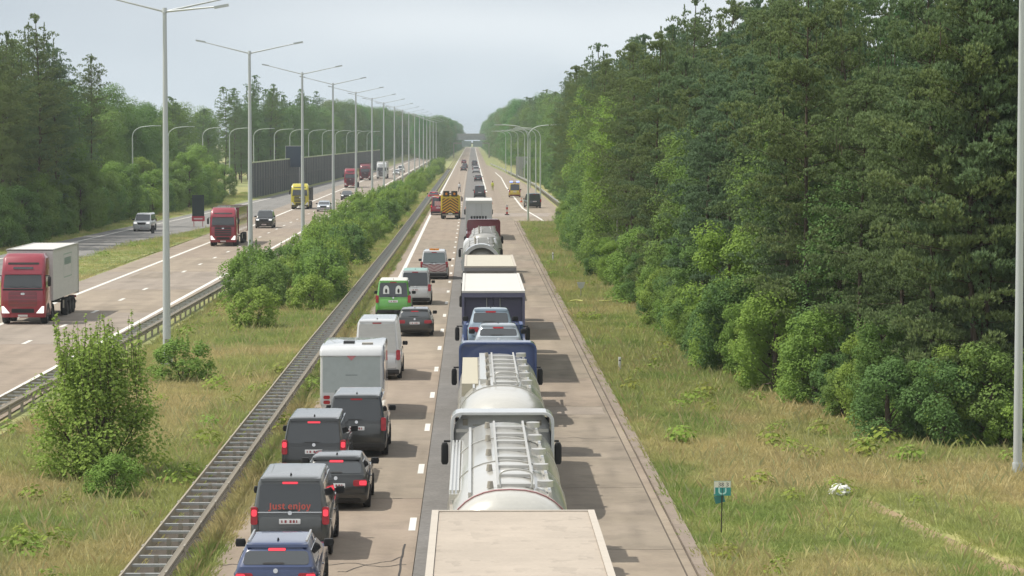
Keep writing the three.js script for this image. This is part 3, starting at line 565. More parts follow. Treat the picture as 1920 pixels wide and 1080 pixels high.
// ------------------------------------------------------------------ cars and vans
function plateOn(p, S, y, w = .52, z = 0, x = 0, side = 'rear') {
  const o = part(p, 'number_plate', S.plate(side, rnd4(x - w / 2, y - .06, x + w / 2, y + .06, .015), .05, .03), M.plate);
  for (const [a, b] of [[-.19, .03], [-.10, .05], [.02, .05], [.10, .05], [.17, .03]]) part(o, 'plate_mark', S.plate(side, rnd4(x + a - b / 2, y - .032, x + a + b / 2, y + .034, .008), .054, .003), M.plateInk);
  return o;
}
function makeCar(o) {
  const { name = 'car', label, category = 'car', group, x, d, turn = 0, m, L = 4.5, W = 1.82, H = 1.46, hood = .92, belt = .98, rr = .38, wb = 1.15, wr = .78, tum = .13, gc = .2, wheelR = .33, brake = true, lamps = 'wide', glass = M.glass, roofM = m, lower = null, rails = false, detail = 2, oncoming = false } = o;
  const t = thing(name, label, category, x, d + (oncoming ? L / 2 : L / 2), turn, group), hw = W / 2, zr = L / 2, zf = -L / 2;
  const low = [{ y: gc, w: hw - .1, zr: zr - .12, zf: zf + .18 }, { y: gc + .12, w: hw - .02, zr: zr - .03, zf: zf + .06 }, { y: .58, w: hw, zr, zf }, { y: hood - .1, w: hw - .012, zr: zr - .03, zf: zf + .05 }, { y: hood, w: hw - .06, zr: zr - .07, zf: zf + .24 }];
  const cab = [{ y: hood - .05, w: hw - .05, zr: zr - .06, zf: zf + wb }, { y: belt, w: hw - .07, zr: zr - .08, zf: zf + wb + .06 }, { y: H - .13, w: hw - .07 - tum, zr: zr - .08 - rr, zf: zf + wb + wr }, { y: H - .05, w: hw - .11 - tum, zr: zr - .1 - rr, zf: zf + wb + wr + .12 }, { y: H, w: hw - .22 - tum, zr: zr - .26 - rr, zf: zf + wb + wr + .42 }];
  const A = new Stack(low, .22), B = new Stack(cab, .16), S = new Stack([...low.slice(0, 4), ...cab.slice(1)], .2);
  part(t, 'body', A.geom(), m); const cabin = part(t, 'cabin', B.geom(0, 4), m); const c3 = cab[3]; part(t, 'roof', new Stack([[-.052, 0], [-.028, .022], [-.012, .06], [-.002, .14], [.006, .3], [.01, .5]].map(([dy, q]) => ({ y: H + dy, w: c3.w - q * .9, zr: c3.zr - q * 1.2, zf: c3.zf + q * 1.6, r: .16 + q * .6 })), .16, 4).geom(0, 6, 1.3), roofM);
  const yw0 = belt + .04, yw1 = H - .17, e = S.at(yw1).w - .07;
  part(t, 'rear_window', B.plate('rear', rnd4(-e - .06, yw0, e + .06, yw1, .07, .05), .012, .03), glass);
  part(t, 'windscreen', B.plate('front', rnd4(-e - .07, belt, e + .07, yw1 + .02, .06, .05), .012, .03), glass);
  const zA = zf + wb + .35, zB = zr - .35, mid = (zA + zB) / 2 - .1, top = rr * .75, fr = wr * .9;
  for (const s of ['left', 'right']) {
    part(t, 'side_window', B.plate(s, [[zA - .15, yw0], [mid - .04, yw0], [mid - .04, yw1], [zA - .15 + fr, yw1]], .012, .03), glass);
    part(t, 'side_window', B.plate(s, [[mid + .04, yw0], [zB, yw0], [zB - top * .7, yw1], [mid + .04, yw1]], .012, .03), glass);
  }
  // lamps, plate, bumper
  const lampM = brake ? M.brake : M.lampRed, hy = hood;
  for (const s of [-1, 1]) {
    if (lamps === 'tall') { part(t, 'tail_light', S.plate('rear', rnd4(s * (hw - .10) - .085, hy - .22, s * (hw - .10) + .085, hy + .20, .05), .02, .12), M.lampRed); part(t, 'brake_light', S.plate('rear', rnd4(s * (hw - .10) - .062, hy - .02, s * (hw - .10) + .062, hy + .14, .04), .03, .03), lampM); }
    else { part(t, 'tail_light', S.plate('rear', rnd4(s * (hw - .24) - .19, hy - .24, s * (hw - .24) + .19, hy - .07, .05), .02, .1), M.lampRed); part(t, 'brake_light', S.plate('rear', rnd4(s * (hw - .16) - .10, hy - .21, s * (hw - .16) + .10, hy - .09, .03), .03, .03), lampM); }
    const mr = new THREE.Group(); part(t, 'mirror', new Stack([{ y: belt + .02, w: .10, zr: .06, zf: -.07 }, { y: belt + .10, w: .12, zr: .07, zf: -.09 }, { y: belt + .19, w: .10, zr: .06, zf: -.06 }], .03).geom().translate(s * (hw + .08), 0, zf + wb + .42), M.black);
    for (const z of [zf + L * .19, zr - L * .2]) { archDisc(t, A, z, wheelR + .07, s < 0 ? 'left' : 'right'); wheel(t, s * (hw - .085), wheelR, .21, z); }
    if (rails) part(t, 'roof_rail', box(s * (hw - .16 - tum) - .02, s * (hw - .16 - tum) + .02, H - .04, H + .03, zf + wb + wr + .25, zr - rr - .3), M.chrome);
  }
  part(t, 'brake_light', B.plate('rear', rnd4(-.19, H - .165, .19, H - .115, .02), .025, .04), lampM);
  const seam = (side, a0, b0, a1, b1) => (b0 < hood - .1 && b1 < hood + .02 ? A : B).plate(side, [[a0, b0], [a1, b0], [a1, b1], [a0, b1]], .003, .02);
  part(t, 'tailgate_seam', merge([seam('rear', -hw + .2, .50, hw - .2, .512), seam('rear', -hw + .2, .5, -hw + .212, hood - .12), seam('rear', hw - .212, .5, hw - .2, hood - .12)]), M.black);
  for (const sd of ['left', 'right']) { part(t, 'door_seam', merge([mid - .01, zA - .25, zB + .02].map(z => seam(sd, z, .32, z + .014, hood - .12))), M.black); for (const z of [mid - .22, zB - .2]) part(t, 'door_handle', A.plate(sd, rnd4(z - .09, hood - .17, z + .09, hood - .14, .012), .03, .04), m); part(t, 'sill_trim', A.plate(sd, rnd4(zf + L * .19 + .45, gc + .05, zr - L * .2 - .45, gc + .16, .02), .012, .03), M.black); }
  part(t, 'bumper', A.plate('rear', rnd4(-hw + .06, gc + .04, hw - .06, .46, .06), .035, .1), lower || m);
  part(t, 'lower_trim', A.plate('rear', rnd4(-hw + .22, gc + .02, hw - .22, .33, .04), .05, .05), M.black);
  plateOn(t, S, (lamps === 'tall' ? hood - .14 : hood - .22));
  if (detail > 1) {
    part(t, 'badge', S.plate('rear', rnd4(-.05, hood - .05 + (lamps === 'tall' ? .06 : -.02), .05, hood + .05 + (lamps === 'tall' ? .06 : -.02), .045), .025, .03), M.chrome);
    part(t, 'wiper', B.plate('rear', rnd4(-.28, yw0 + .02, .18, yw0 + .045, .01), .03, .02), M.black);
    part(t, 'aerial', new Stack([{ y: H - .02, w: .03, zr: .1, zf: -.08 }, { y: H + .06, w: .012, zr: .09, zf: .03 }], .01).geom().translate(0, 0, zr - rr - .5), M.black);
  }
  part(t, 'spoiler', rings([[[-e, H - .10, zr - .06 - rr], [e, H - .10, zr - .06 - rr], [e, H - .10, zr - .3 - rr], [-e, H - .10, zr - .3 - rr]], [[-e, H - .035, zr - .08 - rr], [e, H - .035, zr - .08 - rr], [e, H - .03, zr - .3 - rr], [-e, H - .03, zr - .3 - rr]]]), m);
  for (const s of [-1, 1]) part(t, oncoming ? 'headlight' : 'headlight', A.plate('front', rnd4(s * (hw - .28) - .17, hood - .24, s * (hw - .28) + .17, hood - .10, .04), .03, .08), oncoming ? M.headOn : M.lampClear);
  part(t, 'grille', A.plate('front', rnd4(-.42, hood - .34, .42, hood - .12, .05), .03, .05), M.black);
  plateOn(t, A, .42, .52, 0, 0, 'front');
  t.userData.S = undefined; delete t.userData.S; o.S = S; o.B = B; o.A = A;
  return t;
}
const VAN = { lower: M.dark, name: 'van', category: 'van', L: 5.0, W: 1.94, H: 2.0, hood: 1.08, belt: 1.14, rr: .12, wb: .75, wr: .75, tum: .12, wheelR: .35, lamps: 'tall' };
// left-hand file of the queue
makeCar({ label: 'dark blue estate car with silver roof rails and lit brake lights', x: -4.27, d: 60.8, m: M.navy, L: 4.62, W: 1.84, H: 1.44, rr: .46, rails: true });
{
  const o = { ...VAN, label: 'dark grey van with red Just enjoy lettering on its rear window', x: -4.45, d: 68.4, m: M.greyPaint }, t = makeCar(o);
  const tx = canvasTex(512, 128, (g, w, h) => { g.clearRect(0, 0, w, h); g.fillStyle = '#c0564a'; g.font = 'bold 84px sans-serif'; g.textAlign = 'center'; g.textBaseline = 'middle'; g.fillText('Just enjoy', w / 2, h / 2); });
  const y = 1.30, s = o.B.at(y), tilt = -Math.atan(.12 / .73);
  decal(t, 'lettering', 1.3, .325, tx, 0, y, s.zr + .022, tilt);
  part(t, 'chrome_strip', o.B.plate('rear', rnd4(-.78, 1.145, .78, 1.168, .008), .02, .02), M.chrome);
}
makeCar({ label: 'black hatchback with a silvery roof beside the lettered grey van', x: -3.77, d: 77.4, m: M.blackPaint, L: 4.25, W: 1.82, H: 1.46, rr: .42 });
makeCar({ ...VAN, label: 'glossy black van with bright brake lights hugging the verge', x: -4.72, d: 83.6, m: M.blackPaint, H: 1.94, lower: M.black });
makeCar({ ...VAN, label: 'dark green-grey van with split rear windows and unlit lamps', x: -3.73, d: 90.3, m: M.darkPaint, brake: false });
{ // caravan
  const t = thing('caravan', 'white caravan with a blue-grey rear wall in the queue', 'caravan', -4.41, 102.6), z0 = 0;
  const lv = [{ y: .42, w: 1.10, zr: -.05, zf: -5.7 }, { y: .55, w: 1.14, zr: 0, zf: -5.9 }, { y: .95, w: 1.15, zr: 0, zf: -6 }, { y: 2.32, w: 1.14, zr: -.06, zf: -5.6 }], S = new Stack(lv, .1);
  const top = [{ y: 2.32, w: 1.16, zr: .0, zf: -5.6 }, { y: 2.50, w: 1.16, zr: -.06, zf: -5.3 }, { y: 2.62, w: 1.13, zr: -.22, zf: -4.9 }, { y: 2.66, w: 1.04, zr: -.5, zf: -4.6 }];
  part(t, 'body', S.geom(), M.whitePaint); part(t, 'roof', new Stack(top, .1).geom(), M.whitePaint);
  part(t, 'rear_panel', S.plate('rear', rnd4(-1.04, .98, 1.04, 2.28, .03), .012, .03), std(.42, .47, .47, .5, { map: rep(grainTex, 2) }));
  part(t, 'emblem', S.plate('rear', [[-.16, 2.30], [.0, 2.14], [.16, 2.30], [.2, 2.38], [-.2, 2.38]], .035, .03), std(.55, .22, .24, .6));
  part(t, 'lettering_strip', S.plate('rear', rnd4(-.22, 1.60, .22, 1.625, .01), .018, .01), std(.16, .19, .2, .7));
  part(t, 'bumper', S.plate('rear', rnd4(-.62, .62, .62, .90, .08), .09, .12), M.whitePaint);
  for (const s of [-1, 1]) { const c = part(t, 'lamp_cluster', S.plate('rear', rnd4(s * .9 - .17, .52, s * .9 + .17, .92, .05), .04, .08), M.whitePaint); part(c, 'tail_light', S.plate('rear', rnd4(s * .9 - .12, .74, s * .9 + .12, .87, .05), .055, .03), M.lampRed); part(c, 'tail_light', S.plate('rear', rnd4(s * .9 - .12, .56, s * .9 + .12, .69, .05), .055, .03), M.lampRed); wheel(t, s * 1.02, .33, .2, -3.2); part(t, 'grab_handle', S.plate('rear', rnd4(s * .55 - .03, .86, s * .55 + .03, 1.06, .02), .06, .05), M.dark); part(t, 'side_window', S.plate(s < 0 ? 'left' : 'right', rnd4(-2.2, 1.35, -.9, 2.0, .06), .015, .03), M.glass); }
  plateOn(t, S, .74); part(t, 'roof_hatch', box(-.35, .05, 2.66, 2.74, -1.9, -1.4), M.dark); part(t, 'roof_vent', box(.35, .75, 2.64, 2.72, -1.2, -.9), M.galvDull); part(t, 'drawbar', box(-.05, .05, .42, .52, -7.1, -5.6), M.galv); part(t, 'jockey_wheel', cyl(.06, .06, .5, 8), M.galv, 0, 0, -6.9);
}
makeCar({ ...VAN, label: 'tall white delivery van in front of the caravan', x: -4.04, d: 119, m: M.whitePaint, L: 5.9, H: 2.55, W: 2.0, rr: .1, wb: .8, wr: .8, brake: false, glass: M.white });
{
  const o = { ...VAN, label: 'bright green van with two cartoon eyes across its rear window', x: -4.5, d: 160, m: M.greenPaint, W: 2.02, H: 2.15, brake: false, roofM: M.sheetWhite }, t = makeCar(o);
  for (const x of [-.40, .30]) {
    const P = []; for (let i = 0; i <= 10; i++) { const a = Math.PI * i / 10; P.push([x + .17 * Math.cos(a), 1.58 + .26 * Math.sin(a)]); } P.push([x - .17, 1.36], [x + .17, 1.36]);
    const e = part(t, 'eye_decal', o.B.plate('rear', P, .028, .012), std(.75, .78, .75, .6)); const Q = []; for (let i = 0; i < 12; i++) { const a = i / 6 * Math.PI; Q.push([x + .065 * Math.cos(a), 1.53 + .13 * Math.sin(a)]); }
    part(e, 'pupil_decal', o.B.plate('rear', Q, .034, .006), M.black);
  }
}
makeCar({ label: 'dark car beside the white delivery van', x: -2.98, d: 145, m: M.darkPaint, L: 4.5, W: 1.84, H: 1.42, brake: false });
makeCar({ ...VAN, label: 'pale teal and white van ahead of the green van', x: -3.5, d: 172, m: M.whitePaint, H: 2.15, brake: false, roofM: std(.22, .36, .33, .6) });
const chevronTex = (a, b, up) => canvasTex(256, 256, (g, w, h) => { g.fillStyle = a; g.fillRect(0, 0, w, h); g.strokeStyle = b; g.lineWidth = w * .085; for (let k = -6; k < 8; k++) { g.beginPath(); g.moveTo(-10, k * w * .2 + up * w * .3 + 60); g.lineTo(w / 2, k * w * .2 - up * w * .1 + 60); g.lineTo(w + 10, k * w * .2 + up * w * .3 + 60); g.stroke(); } });
{
  const o = { ...VAN, label: 'white road service van with red and white chevrons on its rear', x: -2.76, d: 203, m: M.whitePaint, H: 2.08, W: 2.0, brake: false, glass: M.glassPale, lower: M.dark }, t = makeCar(o);
  const s = o.S.at(.8); decal(t, 'chevron_panel', 1.72, .52, chevronTex('#d8d2cf', '#7c2a34', 1), 0, .84, s.zr + .10);
  part(t, 'backing_plate', box(-.88, .88, .56, 1.11, s.zr - .04, s.zr + .09), M.dark);
  part(t, 'light_bar', box(-.35, .35, 2.08, 2.2, 1.6, 1.85), M.lampAmber);
}
// queue ahead of the white box lorry
for (const [x, d, m, H, lab] of [[1.2, 470, M.darkPaint, 2.1, 'dark van ahead of the white box lorry'], [1.3, 640, M.blackPaint, 1.5, 'black car far ahead in the lorry lane'], [1.0, 790, M.whitePaint, 1.9, 'white van far ahead in the lorry lane'], [.9, 860, M.blackPaint, 1.6, 'dark car ahead of the far white van'], [.7, 980, M.darkPaint, 1.9, 'dark van near the end of the queue'], [-2.6, 830, M.blackPaint, 1.5, 'black car driving away in the fast lane'], [-2.4, 900, M.darkPaint, 1.6, 'dark grey car driving away in the fast lane'], [-3.2, 1050, M.redDeep, 1.6, 'red car far away in the fast lane']])
  makeCar({ ...(H > 1.7 ? VAN : {}), label: lab, x, d, m, H, brake: false, detail: 1, roofM: m });
// far carriageway, coming towards the bridge
makeCar({ label: 'dark off-road car with headlights behind the red lorry', x: -23.3, d: 316, turn: Math.PI, m: M.blackPaint, oncoming: true, H: 1.95, W: 1.98, hood: 1.12, belt: 1.18, L: 4.8, brake: false, wheelR: .4 });
makeCar({ label: 'silver car in the near lane of the far carriageway', x: -20.3, d: 385, turn: Math.PI, m: M.silver, oncoming: true, brake: false });
makeCar({ label: 'dark car with headlights ahead of the red tipper lorry', x: -20.3, d: 455, turn: Math.PI, m: M.darkPaint, oncoming: true, brake: false });
makeCar({ label: 'white car behind the white lorry on the far carriageway', x: -20.0, d: 740, turn: Math.PI, m: M.whitePaint, oncoming: true, brake: false, H: 1.6 });
makeCar({ ...VAN, label: 'white van following the far white car', x: -20.2, d: 800, turn: Math.PI, m: M.whitePaint, oncoming: true, brake: false });
makeCar({ ...VAN, label: 'white van driving along the far slip road', x: -35.7, d: 306, turn: Math.PI - .03, m: M.whitePaint, oncoming: true, brake: false, H: 1.95 });
// at the roadworks
makeCar({ label: 'red car stopped close to the ladder-like guard rail', x: -6.2, d: 450, m: M.redPaint, L: 4.2, brake: true, detail: 1 });
{
  const o = { ...VAN, label: 'red and white service van next to the chevron lorry', x: -4.5, d: 369, m: M.redPaint, H: 2.4, brake: true, roofM: M.whitePaint, lower: M.dark }; const t = makeCar(o); part(t, 'light_bar', box(-.5, .5, 2.4, 2.53, 1.2, 1.5), M.lampAmber);
  decal(t, 'chevron_panel', .9, .6, chevronTex('#e8e4e0', '#c03238', 1), 0, 1.5, o.B.at(1.5).zr + .05);
}
{
  const o = { ...VAN, label: 'yellow emergency van with blue lights parked on the slip road', x: 7.1, d: 475, m: M.yellowPaint, H: 2.35, brake: false, lower: M.redPaint }; const t = makeCar(o);
  const b = part(t, 'light_bar', box(-.8, .8, 2.36, 2.46, -.3, .2), M.dark); for (const s of [-1, 1]) part(b, 'blue_light', box(s * .55 - .26, s * .55 + .26, 2.46, 2.72, -.25, .15), M.blueOn);
}
makeCar({ ...VAN, label: 'black van parked behind the two-armed lamp post', x: 8.6, d: 404, m: M.blackPaint, H: 2.1, brake: false, turn: .12, roofM: M.navy });

// ------------------------------------------------------------------ lorries (origin under the rear, forward -z)
function truckWheels(p, zs, w = 1.1, rimM = M.rim) { for (const z of zs) for (const s of [-1, 1]) wheel(p, s * w, .5, .36, z, rimM); }
function cab(p, z, m, H, o = {}) {   // z: rear of the cab
  const S = new Stack([{ y: .38, w: 1.2, zr: z - .1, zf: z - 2.2 }, { y: .6, w: 1.24, zr: z, zf: z - 2.3 }, { y: 1.3, w: 1.24, zr: z, zf: z - 2.3 }, { y: 2.05, w: 1.23, zr: z, zf: z - 2.26 }, { y: 2.85, w: 1.2, zr: z, zf: z - 2.1 }, { y: H - .25, w: 1.16, zr: z - .05, zf: z - 1.75 }, { y: H, w: 1.0, zr: z - .2, zf: z - 1.4 }], .2);
  const c = part(p, 'cab', S.geom(), m);
  part(c, 'windscreen', S.plate('front', rnd4(-1.06, 1.98, 1.06, 2.72, .1, .06), .012, .04), M.glass);
  for (const s of [-1, 1]) {
    part(c, 'side_window', S.plate(s < 0 ? 'left' : 'right', rnd4(z - 1.95, 2.0, z - 1.0, 2.65, .06), .012, .03), M.glass);
    part(c, 'mirror', new Stack([{ y: 2.08, w: .06, zr: .09, zf: -.10 }, { y: 2.14, w: .09, zr: .10, zf: -.12 }, { y: 2.54, w: .09, zr: .10, zf: -.12 }, { y: 2.62, w: .06, zr: .09, zf: -.10 }], .04).geom().translate(s * 1.42, 0, z - 2.0), M.black);
    part(c, 'mirror_arm', bar([s * 1.18, 2.66, z - 2.0], [s * 1.44, 2.66, z - 2.0], .03), M.black);
    part(c, 'headlight', S.plate('front', s > 0 ? [[.72, .62], [1.14, .62], [1.16, 1.0], [1.04, 1.0]] : [[-1.04, 1.0], [-1.16, 1.0], [-1.14, .62], [-.72, .62]], .03, .06), o.lit ? M.headOn : M.lampClear);
  }
  part(c, 'grille', S.plate('front', rnd4(-.78, .98, .78, 1.80, .1), .02, .05), o.grille || M.dark);
  for (const y of [1.15, 1.35, 1.55]) part(c, 'grille_bar', S.plate('front', rnd4(-.74, y, .74, y + .05, .02), .045, .04), m);
  part(c, 'bumper', S.plate('front', rnd4(-1.16, .40, 1.16, .58, .06), .07, .12), o.bumper || m);
  part(c, 'number_plate', S.plate('front', rnd4(-.26, .43, .26, .54, .01), .085, .02), M.plate);
  part(c, 'lower_grille', S.plate('front', rnd4(-.62, .64, .62, .86, .05), .02, .04), M.black);
  part(c, 'badge', S.plate('front', rnd4(-.11, 1.62, .11, 1.74, .05), .05, .03), M.chrome);
  part(c, 'dash_band', S.plate('front', rnd4(-1.1, 1.86, 1.1, 1.95, .03), .014, .03), M.black);
  for (const x of [-.7, -.05, .55]) part(c, 'wiper', S.plate('front', [[x - .3, 1.99], [x + .22, 2.10], [x + .22, 2.125], [x - .3, 2.015]], .03, .015), M.black);
  part(c, 'roof_slot', S.plate('front', rnd4(-.85, H - .58, .85, H - .47, .04), .014, .04), M.black);
  for (const s of [-1, 1]) { const sd = s < 0 ? 'left' : 'right'; part(c, 'door_seam', merge([S.plate(sd, [[z - .85, .7], [z - .835, .7], [z - .835, 2.75], [z - .85, 2.75]], .003, .02), S.plate(sd, [[z - 2.05, .7], [z - 2.035, .7], [z - 2.035, 2.0], [z - 2.05, 2.0]], .003, .02)]), M.black); part(c, 'step', S.plate(sd, rnd4(z - 1.9, .5, z - 1.1, .6, .03), .02, .04), M.dark); part(c, 'wheel_arch', S.plate(sd, Array.from({ length: 14 }, (_, i) => [z - 1.35 + .62 * Math.cos(i / 13 * Math.PI), .42 + .72 * Math.sin(i / 13 * Math.PI)]), .006, .03), M.black); }
  part(c, 'sun_visor', S.plate('front', rnd4(-1.05, 2.74, 1.05, 2.92, .05), .16, .14), m);
  part(c, 'roof_lamp_bar', S.plate('front', rnd4(-.55, 3.02, .55, 3.14, .04), .03, .05), M.glass);
  truckWheels(p, [z - 1.35], 1.05);
  part(p, 'chassis', box(-.42, .42, .62, .95, z - 2.0, z + 1.6), M.chassis); truckWheels(p, [z + .8], 1.02);
  return c;
}
function fairing(p, z, m, H, closed, depth = .9) {   // air deflector shell behind the cab roof
  const s = new THREE.Shape(), h = new THREE.Path(), f = (q, w, b, t, r) => { q.moveTo(-w, b); q.lineTo(w, b); q.lineTo(w, t - r); q.quadraticCurveTo(w, t, w - r, t); q.lineTo(-w + r, t); q.quadraticCurveTo(-w, t, -w, t - r); q.lineTo(-w, b); };
  f(s, 1.24, .9, H, .26); f(h, 1.195, .95, H - .048, .23); s.holes.push(h);
  const g = new THREE.ExtrudeGeometry(s, { depth, bevelEnabled: true, bevelSize: .015, bevelThickness: .015, bevelSegments: 2, curveSegments: 6 }); g.translate(0, 0, z - depth);
  const o = part(p, 'air_deflector', uvm(g), m);
  if (closed) { const s2 = new THREE.Shape(); f(s2, 1.19, .96, H - .055, .22); const g2 = new THREE.ExtrudeGeometry(s2, { depth: .03, bevelEnabled: false }); g2.translate(0, 0, z - .12); part(o, 'back_panel', uvm(g2), m); }
  else {
    part(o, 'back_panel', box(-1.15, 1.15, 1, H - .2, z - depth + .02, z - depth + .05), M.dark);
    for (const [x, w, y0, y1] of [[-.9, .12, 2.0, H - .22], [-.62, .2, 2.3, H - .35], [.62, .2, 2.3, H - .3], [.9, .12, 2.0, H - .25]]) part(o, 'strut', box(x - w / 2, x + w / 2, y0, y1, z - depth + .05, z - depth + .35), M.galvDull);
    part(o, 'cross_bar', box(-1.12, 1.12, H - .5, H - .42, z - .3, z - .22), M.alu);
  }
}
function rearGear(p, w, plateY = .85) {
  part(p, 'underrun_bar', box(-w + .1, w - .1, .48, .62, -.12, .0), M.galvDull);
  for (const s of [-1, 1]) { part(p, 'tail_light', box(s * (w - .32) - .2, s * (w - .32) + .2, .78, .92, -.06, .04), M.lampRed); part(p, 'mudflap', box(s * (w - .3) - .26, s * (w - .3) + .26, .2, .75, -.9, -.88), M.black); }
  const b = part(p, 'number_plate', box(-.26, .26, plateY - .06, plateY + .06, 0, .03), M.plate);
}
function boxBody(p, L, H, o = {}) {
  const { side = M.sheetWhite, roof = M.sheetWhite, rear = M.white, frame = M.alu, y0 = 1.15, w = 1.27, rearInset = .04 } = o;
  part(p, 'side_wall', box(-w, -w + .05, y0, H - .03, -L, -.06), side); part(p, 'side_wall', box(w - .05, w, y0, H - .03, -L, -.06), side);
  part(p, 'front_wall', box(-w + .05, w - .05, y0, H - .03, -L, -L + .05), side); part(p, 'floor', box(-w + .05, w - .05, y0, y0 + .12, -L + .05, -.1), M.chassis);
  const r = part(p, 'roof', box(-w + .06, w - .06, H - .06, H - .012, -L + .06, -.09), roof);
  for (const s of [-1, 1]) part(p, 'roof_edge', box(s * w - .055, s * w + .055, H - .075, H + .012, -L, -.02), o.edge || frame);
  part(p, 'roof_edge', box(-w + .056, w - .056, H - .07, H + .01, -.11, -.02), o.edge || frame); part(p, 'roof_edge', box(-w + .056, w - .056, H - .07, H + .01, -L, -L + .09), o.edge || frame);
  if (o.bows) for (let z = 1.2; z < L - .5; z += 1.25) part(p, 'roof_bow', box(-w + .12, w - .12, H - .02, H - .004, -z - .045, -z + .045), roof);
  for (const s of [-1, 1]) part(p, 'rear_post', box(s * w - .05, s * w + .05, y0 - .1, H - .08, -.08, 0), frame);
  part(p, 'rear_beam', box(-w + .05, w - .05, H - .26, H - .08, -.08, -.01), frame); part(p, 'rear_sill', box(-w + .05, w - .05, y0 - .1, y0 + .06, -.08, -.01), frame);
  for (const s of [-1, 1]) { const d = part(p, 'rear_door', box(s > 0 ? .008 : -w + .055, s > 0 ? w - .055 : -.008, y0 + .07, H - .27, -.08 - rearInset, -.03 - rearInset), rear); part(d, 'lock_rod', bar([s * .28, y0 + .1, -.01 - rearInset], [s * .28, H - .3, -.01 - rearInset], .018), M.galv); }
  part(p, 'chassis', box(-.5, .5, .75, y0 - .01, -L + .5, -.3), M.chassis); part(p, 'side_guard', box(-w + .03, -w + .07, .5, .95, -L + 4, -5.5), M.galvDull); part(p, 'side_guard', box(w - .07, w - .03, .5, .95, -L + 4, -5.5), M.galvDull);
  truckWheels(p, [-1.8, -3.1, -4.4]); rearGear(p, w); return r;
}
function tank(p, L, o = {}) {
  const { m = M.tankWhite, top = 3.5, w = 1.24, z0 = -.3, dome = .75, bot = 1.15 } = o, cy = (top + bot) / 2, ry = (top - bot) / 2, R = [], N = 36;
  const ring = (z, k) => { const q = []; for (let i = 0; i < N; i++) { const a = i / N * 6.28319, c = Math.cos(a), s = Math.sin(a), e = 2 / 2.35; q.push([Math.sign(c) * Math.pow(Math.abs(c), e) * w * k, cy + Math.sign(s) * Math.pow(Math.abs(s), e) * ry * k, z]); } return q; };
  for (const [t, k] of [[0, .12], [.08, .5], [.2, .72], [.42, .88], [.7, .965], [1, 1]]) R.push(ring(z0 - dome * t, k));
  R.push(ring(z0 - L + .5, 1), ring(z0 - L + .2, .93), ring(z0 - L, .6));
  const t = part(p, 'tank', rings(R, true, true, .5), m);
  for (const z of [z0 - dome - .05, z0 - L * .4, z0 - L * .72]) { const g = rings([ring(z + .04, 1.004), ring(z + .04, 1.018), ring(z - .04, 1.018), ring(z - .04, 1.004)], false, false); part(t, 'seam_band', g, z > z0 - dome - .2 && o.band ? o.band : m); }
  // walkway with rungs, manholes and spill rails on top
  const za = z0 - dome - .45, zb = z0 - L + .7, cw = o.walkX ?? .12;
  for (const s of [-1, 1]) part(t, 'walkway_rail', box(cw + s * .34 - .025, cw + s * .34 + .025, top - .02, top + .055, za, zb), M.alu);
  for (let z = za - .25; z > zb; z -= 1.55) part(t, 'rung', box(cw - .315, cw + .315, top - .01, top + .05, z - .11, z + .11), M.alu);
  for (const s of [-1, 1]) part(t, 'spill_rail', box(s * .78 - .03, s * .78 + .03, top - .36, top - .10, za, zb), m);
  for (let i = 0; i < 5; i++) { const z = za - .5 - i * (za - zb - 1) / 4; const g = cyl(.16, .16, .12, 14); part(t, 'manhole_lid', g, M.alu, cw + (i % 2 ? .56 : .58), top - .05, z); part(t, 'valve', cyl(.07, .05, .14, 8), M.galvDull, cw - .5, top - .03, z + .4); }
  part(t, 'handle_bar', tube([[cw - .3, top, za], [cw - .3, top + .28, za - .05], [cw + .3, top + .28, za - .05], [cw + .3, top, za]], .02, 5, 14), M.alu);
  part(p, 'chassis', box(-.5, .5, .75, bot + .12, z0 - L + .4, z0 - .2), M.chassis);
  for (const s of [-1, 1]) part(p, 'mudguard', box(s * 1.1 - .16, s * 1.1 + .16, 1.02, 1.08, z0 - 5, z0 - 1), M.alu);
  truckWheels(p, [z0 - 1.6, z0 - 2.9, z0 - 4.2]); rearGear(p, 1.25);
  return t;
}
// 1: cream box trailer right under the bridge parapet
{ const t = thing('box_lorry', 'cream box lorry whose dusty roof fills the foot of the lorry queue', 'lorry', .67, 33); boxBody(t, 13.6, 4.1, { roof: M.cream, edge: M.creamEdge, side: M.creamEdge, w: 1.29 }); cab(t, -14.0, M.whitePaint, 3.5); }
// 2: white tanker, open white deflector
{
  const t = thing('tank_lorry', 'white tank lorry with ribbed hose tray and open white air deflector', 'lorry', .72, 53); const k = tank(t, 14.2, { top: 3.5, band: std(.38, .19, .19, .6) });
  const tray = part(k, 'hose_tray', box(-1.2, -.68, 2.98, 3.10, -13.2, -3.6), M.tankWhite); for (let i = 0; i < 7; i++) part(tray, 'tray_rib', box(-1.19 + i * .075, -1.15 + i * .075, 3.10, 3.17, -13.1, -3.7), M.tankWhite);
  part(k, 'pump_box', box(-1.18, -.72, 2.55, 2.92, -3.4, -2.3), M.galvDull); fairing(t, -15.1, M.whitePaint, 3.62, false); cab(t, -15.6, M.whitePaint, 3.5);
}
